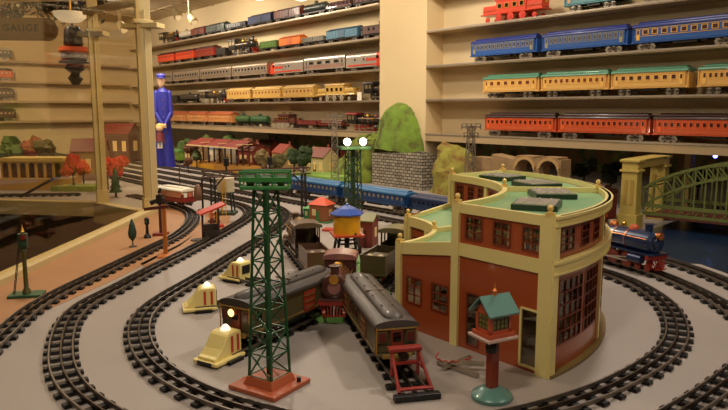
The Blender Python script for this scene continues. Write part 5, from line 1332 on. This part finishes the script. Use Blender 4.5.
def relief(label, v, levels, c, c2, amp=.012, seed=0, sub=3):
    """hill leaning on a wall plane; levels = (z, left pixel, right pixel, depth towards the room)"""
    L = []
    for a, b in zip(levels, levels[1:]):
        for k in range(sub): f = k / sub; L.append([p + (q - p) * f for p, q in zip(a, b)])
    L.append(list(levels[-1])); base = uv(wall_u((levels[0][1] + levels[0][2]) / 2, v, 0), v, 0)
    n = 18; vs = []
    for z, xl, xr, dp in L:
        ul, ur = wall_u(xl, v, z), wall_u(xr, v, z); uc, hw = (ul + ur) / 2, (ur - ul) / 2
        for i in range(n + 1):
            a = PI * i / n; p = uv(uc - hw * math.cos(a), v - dp * math.sin(a) ** .8, z) - base
            k = math.sin(a); e = noise.noise_vector(Vector((p.x * 13, p.y * 13, p.z * 13 + seed))) * amp + noise.noise_vector(Vector((p.x * 35, p.y * 35, p.z * 35 + seed))) * amp * .5
            vs.append(p + Vector((NX * -abs(e.x) * k * 1.4, NY * -abs(e.x) * k * 1.4, e.z * (z > .01))) + Vector((-DX, -DY, 0)) * e.y)
    fs = []
    for j in range(len(L) - 1):
        for i in range(n): b = j * (n + 1) + i; fs.append((b, b + 1, b + n + 2, b + n + 1))
        fs.append((j * (n + 1) + n, j * (n + 1), (j + 1) * (n + 1), (j + 1) * (n + 1) + n))
    fs.append(tuple(range((len(L) - 1) * (n + 1), len(L) * (n + 1)))); fs.append(tuple(range(n + 1))[::-1])
    m = MB(); m.add(vs, fs); o = m.build('green_hill', moss(c, c2), None, smooth=True, loc=base); tag(o, label, 'hill'); return o
HG = (112, 142, 46)
relief('tall rounded green hill standing against the pillar above the stone wall', pv - .004, [(.228, 378, 424, .10), (.27, 379, 423, .095), (.34, 381, 421, .085), (.41, 383, 417, .07), (.46, 386, 414, .055), (.495, 389, 411, .04), (.52, 394, 407, .02), (.528, 398, 403, .006)], HG, (92, 96, 40), .012, 3)
relief('lower rocky green slope to the left of the stone wall', pv - .03, [(0, 338, 376, .13), (.08, 342, 377, .12), (.16, 348, 378, .10), (.23, 354, 380, .08), (.29, 360, 380, .05), (.33, 370, 379, .02)], (124, 140, 48), (60, 52, 28), .03, 9)
relief('yellow-green rocky slope to the right of the stone wall, below the lowest right shelf', -.16, [(0, 440, 476, .14), (.10, 440, 476, .12), (.18, 439, 474, .10), (.235, 438, 470, .07), (.265, 438, 464, .04), (.28, 442, 456, .01)], (140, 136, 54), (112, 66, 34), .03, 21)
# stone viaduct
va, vb = at_depth(476, 170, 3.42), at_depth(566, 165, 3.05); va.z = vb.z = 0; vd = vb - va; VL = vd.length
t = thing('stone_viaduct', 'pale stone arched viaduct behind the roundhouse roof', 'bridge', va, math.atan2(vd.y, vd.x))
SAND = mat((150, 122, 84), .9, 0, .4, 22, 0, 0, .6)
m = MB(); n = 4; top = .252
for k in range(n):
    x0, x1 = VL * k / n, VL * (k + 1) / n; cxm = (x0 + x1) / 2; R = (x1 - x0) * .37; zc = .200
    arcp = [(cxm + R * math.cos(a_), zc + R * math.sin(a_)) for a_ in [PI * i / 14 for i in range(15)]]
    def q4(a, b, c_, d_): m.add([(p[0], yy, p[1]) for yy in (-.045, .045) for p in (a, b, c_, d_)], [(0, 1, 2, 3), (7, 6, 5, 4), (0, 4, 5, 1), (1, 5, 6, 2), (2, 6, 7, 3), (3, 7, 4, 0)])
    if k < 2: q4((x0, 0), (x1, 0), (x1, top - .01), (x0, top + (.01 if k else -.01))); continue
    q4((x0, 0), (cxm - R, 0), (cxm - R, top), (x0, top)); q4((cxm + R, 0), (x1, 0), (x1, top), (cxm + R, top))
    for a, b in zip(arcp, arcp[1:]): q4(b, a, (a[0], top + .01), (b[0], top + .01))
m.build('arched_wall', SAND, t)
m = MB()
for k in range(2, n):
    cxm = VL * (k + .5) / n; R = VL / n * .37; pr = [(cxm + (R + .006) * math.cos(PI * i / 14), -.048, .200 + (R + .006) * math.sin(PI * i / 14)) for i in range(15)]
    for a, b in zip(pr, pr[1:]): m.bar(a, b, .006, .014)
m.build('arch_ring', mat((186, 150, 96), .8), t)

TREES = []
def tree(label, loc, h, c, trunk=(70, 50, 34), kind='round', group=None, s=1.0):
    TREES.append((loc, h)); t = thing('toy_tree', label, 'tree', loc, random.random() * 6, group)
    m = MB(); m.rod((0, 0, 0), (0, 0, h * .6), h * .035, h * .02, n=7)
    for k in range(4):
        a = random.random() * 6; m.rod((0, 0, h * .4), (h * .16 * math.cos(a), h * .16 * math.sin(a), h * .66), h * .014, n=5)
    m.build('trunk', mat(trunk, .8), t)
    m = MB()
    if kind == 'round':
        for k in range(8):
            a = random.random() * 6.3; r = random.uniform(0, .2) * h
            m.blob((r * math.cos(a), r * math.sin(a), h * random.uniform(.52, .84)), h * random.uniform(.13, .2), amp=.5, n=8)
    else:
        for k in range(5): m.lathe([(h * (.22 - k * .035), 0), (h * (.08 - k * .012), h * .2)], (0, 0, h * (.16 + k * .155)), n=9)
    m.build('foliage', mat(c, .9, 0, .35, 60, 0, 0, .6), t); return t
# ---- red-roofed passenger station at the far left
sa, sb = at_depth(196, 170, 5.52), at_depth(247, 170, 4.95); sa.z = sb.z = 0
sd = sb - sa; SL = sd.length
t = thing('platform_station', 'long open station platform under three red canopy roofs', 'toy building', sa, math.atan2(sd.y, sd.x))
m = MB(); m.box((SL / 2, .05, .028), (SL + .05, .17, .056)); m.build('platform', mat((206, 150, 70), .6), t)
m = MB(); m.box((SL * .25, -.037, .030), (SL * .45, .006, .036)); m.build('platform_face', mat((232, 172, 50), .5), t)
for k in range(3):
    x0, x1 = SL * (k / 3) + .01, SL * ((k + 1) / 3) - .01
    m = MB()
    for s_ in (-1, 1): m.add([(x0, .05, .245), (x1, .05, .245), (x1, .05 + s_ * .13, .196), (x0, .05 + s_ * .13, .196), (x0, .05, .25), (x1, .05, .25), (x1, .05 + s_ * .13, .201), (x0, .05 + s_ * .13, .201)], [(0, 1, 2, 3), (7, 6, 5, 4), (0, 4, 5, 1), (1, 5, 6, 2), (2, 6, 7, 3), (3, 7, 4, 0)])
    r_ = m.build('canopy_roof', mat((122, 42, 28), .5, 0, .08), t)
    m = MB(); m.box(((x0 + x1) / 2, .05 - .131, .197), (x1 - x0 + .018, .005, .009)); m.box((x1 + .006, .05 - .065, .224), (.010, .14, .005)); m.build('roof_edging', mat((232, 206, 150), .5), r_)
    for x in (x0 + .03, (x0 + x1) / 2, x1 - .03):
        m = MB(); m.bar((x, .05, .056), (x, .05, .242), .010, .010); m.bar((x, .05, .18), (x, -.04, .205), .006, .006); m.bar((x, .05, .18), (x, .14, .205), .006, .006); m.build('canopy_post', mat((90, 60, 40), .5), t)
for k, f in enumerate((.12, .3, .47, .66, .84)):
    pp_ = sa + sd * f + Vector((sd.y, -sd.x, 0)).normalized() * .005; pp_.z = .057
    toyman(pp_, .075, ((160, 60, 40), (60, 70, 110), (200, 180, 140), (90, 110, 60), (60, 50, 50))[k], (50, 40, 40), 'tiny toy figure in a %s coat on the red-roofed platform' % ('red', 'blue', 'cream', 'green', 'dark')[k], rz=random.random() * 3)
ra = at_depth(176, 168, 6.1); rb = at_depth(186, 168, 5.95); ra.z = rb.z = 0
dd_ = rb - ra
stock('car', dd_.length, (120, 150, 60), (90, 130, 70), 'yellow-green trolley car left of the red-roofed platform', ((ra.x + rb.x) / 2 - .03, (ra.y + rb.y) / 2 + .02, .0), math.atan2(dd_.y, dd_.x), None, nw=6, glass=(120, 80, 40), H=.13)
# ---- houses, trees and small buildings in the alcove beyond
spots = [(196, 140, 5.9, (150, 120, 84), (110, 44, 34), 'tan house with a dark red roof left of the platform canopy'), (222, 138, 5.7, (224, 214, 190), (90, 100, 110), 'pale house with a grey roof above the platform canopy'),
         (252, 140, 5.5, (140, 62, 46), (90, 38, 30), 'brick-red house behind the right end of the canopy'), (285, 142, 5.2, (166, 136, 86), (140, 58, 40), 'tan house with an orange-red roof among the trees'),
         (322, 146, 4.75, (206, 184, 126), (120, 60, 44), 'cream two-window house with a dark porch left of the lamps'), (268, 137, 6.0, (150, 60, 44), (90, 60, 50), 'dark red house in the back row')]
for px, py, Y, wc, rc, lb in spots:
    q = at_depth(px, py, Y); q.z = 0.0
    house('toy_house', lb, 'toy building', q, WALL_ROT + random.uniform(-.2, .2), .20, .14, .15, .06, wc, rc, door=(90, 50, 34), chim=True, nwin=3, win=(240, 206, 130), group='houses beyond the red-roofed platform')
trees = [(184, 6.2, .22, (72, 90, 40)), (208, 6.35, .24, (92, 100, 46)), (238, 6.0, .22, (64, 84, 38)), (246, 5.7, .26, (110, 70, 40)), (262, 4.7, .20, (120, 100, 60)), (277, 4.45, .19, (84, 78, 40)), (294, 4.8, .22, (50, 66, 32)), (303, 4.6, .24, (46, 62, 30)), (312, 5.3, .24, (100, 110, 50)), (331, 5.15, .18, (120, 120, 50)), (345, 5.1, .22, (150, 60, 36)), (230, 6.1, .26, (80, 96, 44))]
names = ['olive green', 'moss green', 'dark green', 'rusty brown', 'greyish tan', 'brown-green', 'blackish green', 'deep green', 'light green', 'yellow-green', 'reddish', 'mid green']
where = ['behind the left end of the platform', 'between the tan and pale houses', 'behind the middle of the canopy', 'behind the right canopy', 'in front of the right end of the canopy', 'near the signal bridge top', 'left of the cream house', 'close to the cream house wall', 'behind the cream house', 'by the far lattice tower', 'next to the lit lamps', 'in the back row of houses']
for (px, Y, h, c), nm, wh in zip(trees, names, where):
    q = at_depth(px, 150, Y); q.z = 0
    tree('%s toy tree %s' % (nm, wh), q, h, c, group='trees beyond the red-roofed platform')
random.seed(5)
tries = [(random.uniform(186, 345), random.uniform(5.0, 6.3), random.uniform(.10, .22)) for k in range(400)]; n_s = 0
for px, Y, h in tries:
    q = at_depth(px, 150, Y); q.z = 0
    if n_s >= 16 or any((q - o_).length < (h + h2) * .36 for o_, h2 in TREES) or any((q.xy - at_depth(a_[0], a_[1], a_[2]).xy).length < .12 + h * .36 for a_ in spots): continue
    n_s += 1
    tree('small bushy shrub half hidden among the toy houses in the back', q, h, random.choice(((60, 70, 34), (96, 60, 36), (84, 92, 44), (50, 56, 32))), group='shrubs among the back row of houses')
m = MB(); q = at_depth(325, 165, 4.55); m.poly([(-.22, -.12), (.24, -.14), (.26, .14), (-.2, .16)], 0, .045); o = m.build('grass_mound', mat((132, 168, 76), .9, 0, .15, 30), None, loc=(q.x, q.y, 0)); o.rotation_euler = (0, 0, WALL_ROT); tag(o, 'bright green lawn board in front of the cream house', 'lawn')
# trees and dark cars right of the roundhouse back
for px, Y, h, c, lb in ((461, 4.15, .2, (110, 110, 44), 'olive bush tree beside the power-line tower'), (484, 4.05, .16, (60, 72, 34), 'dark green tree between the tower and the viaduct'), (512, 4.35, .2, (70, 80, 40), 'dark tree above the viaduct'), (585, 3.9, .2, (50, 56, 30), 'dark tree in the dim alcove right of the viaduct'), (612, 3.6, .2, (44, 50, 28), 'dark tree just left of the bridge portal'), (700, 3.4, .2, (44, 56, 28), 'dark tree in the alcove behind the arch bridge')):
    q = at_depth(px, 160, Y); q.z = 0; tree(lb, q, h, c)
ca, cb_ = at_depth(534, 190, 3.05), at_depth(612, 195, 2.62); ca.z = cb_.z = 0; dd_ = cb_ - ca
make_track('short raised track behind the roundhouse carrying the maroon car', [ca - dd_ * .3, ca, cb_, cb_ + dd_ * .04], relax=False, clip=False)
stock('car', dd_.length * .98, (92, 36, 26), (56, 26, 22), 'dark maroon passenger car just behind the roundhouse roof', ((ca.x + cb_.x) / 2, (ca.y + cb_.y) / 2, RAIL_TOP), math.atan2(dd_.y, dd_.x), None, nw=10, H=.17, glass=(40, 20, 16))
for px in (690,):
    q = at_depth(px, 160, 3.2); m = MB(); m.box((0, 0, .15), (.03, .05, .30)); m.box((.25, 0, .29), (.5, .05, .03)); o = m.build('doorway_frame', mat((186, 156, 92), .6), None, loc=(q.x, q.y, 0)); o.rotation_euler = (0, 0, WALL_ROT); tag(o, 'cream post and beam behind the right side of the arch bridge', 'frame')
m = MB(); m.ball((0, 0, 0), .010, 12); q = at_depth(715, 160, 3.15); o = m.build('blue_lamp', mat((110, 120, 255), .3, 0, 0, 14, 0, 10.0), None, smooth=True, loc=(q.x + .0, q.y, .262)); tag(o, 'tiny glowing blue lamp under the cream beam at the right', 'lamp')

# ================================================================== FAR LEFT DISPLAY BEHIND THE GLASS
sa = G(-2, 190); sb = G(62, 190); d = sb - sa
t = thing('arcade_station', 'cream-yellow station with tall arched windows and a flat roof behind the glass', 'toy building', (sa + sb) / 2 + Vector((0, .12, 0)), 0)
W_ = d.length * .98; YS = mat((206, 164, 84), .5, 0, .06)
m = MB(); m.box((0, 0, .10), (W_, .16, .13)); m.box((0, 0, .035), (W_ + .04, .26, .07)); m.build('wall', YS, t)
m = MB(); m.box((0, 0, .172), (W_ + .04, .20, .016)); m.box((0, 0, .185), (W_, .17, .012)); m.build('roof', mat((190, 164, 88), .5), t, bevel=.002)
for k in range(7):
    x = -W_ * .42 + k * W_ * .14
    m = MB(); m.box((x, -.081, .110), (.030, .004, .075)); m.rod((x, -.079, .147), (x, -.083, .147), .015, n=14)
    m.build('arched_window', mat((96, 66, 40), .4) if k != 3 else mat((60, 40, 30), .4), t)
    m = MB(); m.box((x + W_ * .07, -.083, .115), (.012, .006, .10)); m.build('pier', mat((222, 184, 104), .5), t)
for k, (px, c, hh_) in enumerate(((66, (206, 76, 44), .20), (74, (190, 60, 40), .24), (84, (206, 90, 50), .18), (108, (214, 84, 50), .22), (118, (204, 70, 44), .21))):
    q = G(px, 186 + (k % 2) * 4); tree('%s red-orange autumn tree behind the glass' % ('leftmost', 'second', 'third', 'fourth', 'rightmost')[k], q, hh_ * .9, c, group='autumn trees behind the glass')
q = G(76, 190); m = MB(); m.poly([(-.12, -.07), (.14, -.08), (.15, .08), (-.1, .09)], 0, .03); tag(m.build('garden_board', mat((138, 150, 60), .8, 0, .2, 30), None, loc=q), 'green garden board under the red-orange trees', 'garden')
q = G(116, 197); tree('dark green fir tree behind the glass between the two posts', q, .17, (54, 76, 44), kind='fir')
q = G(37, 199)
m = MB(); m.bar((-.09, 0, .012), (.09, .02, .11), .010, .014); tag(m.build('crossing_gate_arm', mat((70, 52, 36), .5), None, loc=q), 'dark slanted barrier arm in front of the arcade station', 'barrier')
for k, (px, Y, h, c) in enumerate(((12, 4.9, .30, (70, 86, 40)), (30, 4.9, .30, (120, 60, 40)), (48, 4.8, .28, (84, 70, 40)))):
    q = at_depth(px, 160, Y); q.z = 0; tree('%s tree behind the arcade station roof' % ('green leftmost', 'reddish middle', 'brown rightmost')[k], q, h, c, group='trees behind the arcade station')
far_t = PX((-30, 196.5), (30, 196.2), (80, 195.5)); make_track('track at the far left in front of the arcade station', far_t)
q = at_depth(90, 150, 4.6); q.z = 0
house('toy_house', 'red-roofed house behind the autumn trees', 'toy building', q, .2, .22, .16, .2, .08, (150, 120, 84), (104, 44, 34), nwin=3)
q = at_depth(122, 150, 6.3); q.z = 0
house('toy_house', 'wide house with a rusty red roof seen between the two glass posts', 'toy building', q, -.3, .30, .2, .26, .09, (110, 84, 66), (112, 50, 36), nwin=3)

# ================================================================== STATUE OF A MAN IN A BLUE COAT
q = at_depth(165.5, 166, 5.6); q.z = 0
t = thing('man_statue', 'tall statue of a man in long blue coat and cap at the far end', 'statue', q, .3, None, 1.0)
t.scale = (.62, .62, 1)
BLU = mat((44, 46, 150), .5, 0, .1, 20)
m = MB(); m.lathe([(.135, 0), (.125, .10), (.100, .30), (.085, .45), (.095, .58), (.090, .63), (.045, .655), (.030, .67)], n=24, squash=.7); m.build('coat', BLU, t, smooth=True)
m = MB(); m.ball((-.01, -.005, .715), .048, 16, 0, 1.2); m.ball((-.012, -.052, .712), .010, 8); m.ball((-.028, -.045, .722), .005, 6); m.ball((.006, -.047, .722), .005, 6); m.rod((-.01, 0, .64), (-.01, 0, .68), .026, n=12); m.build('head', mat((226, 186, 150), .6), t, smooth=True)
m = MB(); m.lathe([(.050, .742), (.052, .755), (.060, .766), (.046, .778), (.001, .780)], (-.01, 0, 0), n=20); m.box((-.012, -.055, .745), (.07, .045, .006)); m.build('cap', mat((84, 84, 190), .5), t, smooth=True)
for s_ in (-1, 1):
    m = MB(); m.rod((s_ * .085, 0, .61), (s_ * .10, -.03, .45), .035, .028, n=12); m.rod((s_ * .10, -.03, .45), (s_ * .02, -.10, .36), .028, .022, n=12); m.ball((s_ * .10, -.03, .45), .028, 10); m.ball((s_ * .085, 0, .61), .036, 10); ar = m.build('sleeve', BLU, t, smooth=True)
    m = MB(); m.ball((s_ * .016, -.112, .352), .018, 10)
    for k in range(4): m.rod((s_ * .016 - .012 + k * .008, -.118, .352), (s_ * .016 - .012 + k * .008, -.122, .332), .0042, n=6)
    m.rod((s_ * .002, -.112, .36), (-s_ * .004, -.12, .35), .0045, n=6); m.build('hand', mat((226, 186, 150), .6), ar, smooth=True)
m = MB()
for k in range(6): m.ball((0, -.068 - .002 * k, .56 - .07 * k), .006, 8)
m.build('button', BRASS, t)
t2 = thing('doll', 'small golden-haired doll in red held by the blue-coated statue', 'doll', (q.x - .005, q.y - .105, 0.0), .0)
m = MB(); m.ball((0, 0, .33), .030, 12); m.build('head', mat((230, 190, 150), .6), t2, smooth=True)
m = MB(); m.ball((0, .008, .342), .034, 12, 0, .9); m.build('hair', mat((222, 186, 100), .7), t2, smooth=True)
m = MB(); m.lathe([(.040, .225), (.032, .26), (.022, .30), (.012, .305)], n=14); m.build('dress', mat((110, 34, 40), .6), t2, smooth=True)
m = MB()
for s_ in (-1, 1): m.rod((s_ * .012, 0, .175), (s_ * .012, 0, .226), .009, n=8); m.ball((s_ * .012, -.006, .172), .012, 8)
m.build('leg', WHITE, t2, smooth=True)
m = MB(); m.rod((0, 0, 0), (0, 0, .175), .006, n=8); m.build('stand', BLU, t2)

# ================================================================== CEILING AND HANGING THINGS
for k, (px, Y) in enumerate(((259, 4.6), (301, 4.3))):
    q = at_depth(px, -9, Y); zc = q.z
    t = thing('globe_lamp', '%s white globe lamp hanging near the ceiling over the layout' % ('left' if k == 0 else 'right'), 'lamp', (q.x, q.y, zc), 0)
    m = MB(); m.ball((0, 0, 0), .075, 20, 0, .8); m.build('glass_globe', mat((255, 232, 190), .3, 0, 0, 14, 0, 5.0), t, smooth=True)
    m = MB(); m.rod((0, 0, .05), (0, 0, CEIL - zc + .002), .008, n=8); m.build('hanging_rod', BRASS, t)
def track_lamp(px, py, Y, label, on=False):
    q = at_depth(px, py, Y)
    t = thing('ceiling_spotlight', label, 'ceiling lamp', (q.x, q.y, q.z), .4); 
    m = MB(); m.rod((0, 0, .03), (0, 0, CEIL - q.z + .001), .012, n=10); m.box((0, 0, CEIL - q.z - .012), (.12, .05, .022)); m.build('bracket', mat((170, 150, 110), .5), t)
    m = MB(); m.rod((0, 0, .03), (.025, -.035, -.015), .024, .032, n=18); h = m.build('lamp_head', mat((190, 170, 124), .5), t, smooth=True)
    m = MB(); m.rod((.0252, -.0353, -.0152), (.026, -.0365, -.0162), .026, n=18); m.build('lens', mat((255, 230, 180), .3, 0, 0, 14, 0, 3.0 if on else .4), h)
track_lamp(174, 15, 4.8, 'ceiling spotlight just right of the cream pillar'); track_lamp(190, 20, 5.2, 'second ceiling spotlight from the cream pillar'); track_lamp(120, 28, 4.6, 'ceiling spotlight seen through the glass between the two posts')
q = at_depth(166, 6, 4.3); m = MB(); m.rod((0, 0, CEIL - .006), (0, 0, CEIL + .004), .055, n=24); tag(m.build('recessed_ceiling_light', mat((255, 238, 200), .3, 0, 0, 14, 0, 8.0), None, loc=(q.x, q.y, 0)), 'small round lit lamp set in the ceiling above the cream pillar', 'ceiling lamp')
# glass bowl pendant, garland, sign and reflection ornament behind the glass
q = at_depth(70.5, 16, 3.56)
t = thing('bowl_pendant_lamp', 'white glass bowl pendant lamp hanging behind the glass', 'lamp', q, 0)
m = MB(); m.lathe([(.008, -.035), (.050, -.028), (.076, -.008), (.088, .018), (.084, .018), (.072, -.003), (.045, -.02), (.008, -.025)], n=28); m.build('glass_bowl', mat((255, 238, 212), .3, 0, 0, 14, 0, .45), t, smooth=True)
m = MB(); m.rod((0, 0, -.03), (0, 0, CEIL - q.z + .001), .006, n=8); m.build('rod', BRASS, t)
q = at_depth(16, 29, 3.75)
t = thing('hanging_sign', 'dark wooden sign with rounded ends reading GAUGE', 'sign', q, .12)
m = MB(); n = 20
pr = [(.16 + .055 * math.sin(PI * i / n), .055 * math.cos(PI * i / n)) for i in range(n + 1)] + [(-.36 - .055 * math.sin(PI * i / n), -.055 * math.cos(PI * i / n)) for i in range(n + 1)]
m.ext(pr, -.008, .008, axis='y'); m.build('board', mat((122, 96, 56), .5, 0, .1), t)
m = MB(); m.ext([(a * 1.0 + (.006 if a > 0 else -.006), z * 1.12) for a, z in pr], -.004, .012, axis='y'); m.build('border', mat((112, 88, 48), .5), t)
fc = bpy.data.curves.new('lettering', 'FONT'); fc.body = 'GAUGE'; fc.size = .052; fc.offset = .0012; fc.extrude = .002; fc.align_x = 'CENTER'; fc.align_y = 'CENTER'; fc.space_character = 1.15
fo = bpy.data.objects.new('tmp', fc); COL.objects.link(fo); me = bpy.data.meshes.new_from_object(fo); bpy.data.objects.remove(fo)
me.materials.clear(); me.materials.append(mat((22, 18, 14), .4)); lo = bpy.data.objects.new('lettering', me); COL.objects.link(lo); lo.parent = t; lo.location = (.028, -.010, .004); lo.rotation_euler = (PI / 2, 0, 0)
m = MB()
for x in (-.2, .12): m.rod((x, 0, .055), (x, 0, CEIL - q.z + .001), .003, n=6)
m.build('hanging_wire', BLACK, t)
# garland
q = at_depth(40, 4, 3.95)
t = thing('greenery_garland', 'dark green leafy garland hung across the top left', 'garland', q, .1)
m = MB(); random.seed(11)
for k in range(900):
    x = random.uniform(-.40, .36); zc = .03 - .05 * math.sin((x + .4) * 9) ** 2 + random.gauss(0, .035) - (.05 if x < -.1 else 0); y = random.gauss(0, .03)
    v = Vector((random.gauss(0, 1), random.gauss(0, 1), random.gauss(0, 1))).normalized(); u_ = v.orthogonal().normalized(); s_ = random.uniform(.014, .028)
    c_ = Vector((x, y, zc)); a = c_ - v * s_; b = c_ + v * s_; e = u_ * s_ * .4; w_ = v.cross(u_) * s_ * .15
    m.add([a, c_ + e + w_, b, c_ - e + w_], [(0, 1, 2), (0, 2, 3)])
o = m.build('leaves', mat((22, 28, 14), .8, 0, .4, 30), t); o['kind'] = 'stuff'
m = MB(); m.rod((-.42, 0, .03), (.44, 0, .03), .012, n=8)
for x in (-.35, .35): m.rod((x, 0, .03), (x, 0, CEIL - q.z + .001), .004, n=6)
m.build('branch', mat((50, 40, 26), .8), t)
m = MB()
for x, z in ((-.10, -.02), (.13, -.06), (.22, .0)): m.ball((x, -.06, z), .010, 8)
m.build('bauble', WHITE, t)
# solid ornament modelled in place of a reflection in the glass
q = at_depth(74, 52, 4.15)
t = thing('reflection_ornament', 'dark hanging ornament with an orange band, shaped after a reflection in the glass', 'lantern', q, .0)
m = MB(); m.lathe([(.045, .03), (.058, .045), (.050, .13), (.040, .15), (.012, .16)], n=16); m.lathe([(.086, -.070), (.092, -.060), (.070, -.045), (.052, -.040)], n=20); m.lathe([(.02, -.20), (.045, -.16), (.025, -.13), (.06, -.10), (.05, -.075)], n=16); m.build('metal_body', mat((34, 30, 26), .4, .4), t, smooth=True)
m = MB(); m.lathe([(.082, -.005), (.088, .005), (.082, .028)], n=20); m.build('orange_band', mat((212, 84, 36), .4), t, smooth=True)
m = MB(); m.lathe([(.080, -.040), (.080, -.005)], n=20); m.build('glass_band', mat((128, 116, 120), .3), t, smooth=True)
m = MB(); m.rod((0, 0, .15), (0, 0, CEIL - q.z + .001), .004, n=6); m.build('chain', BLACK, t)
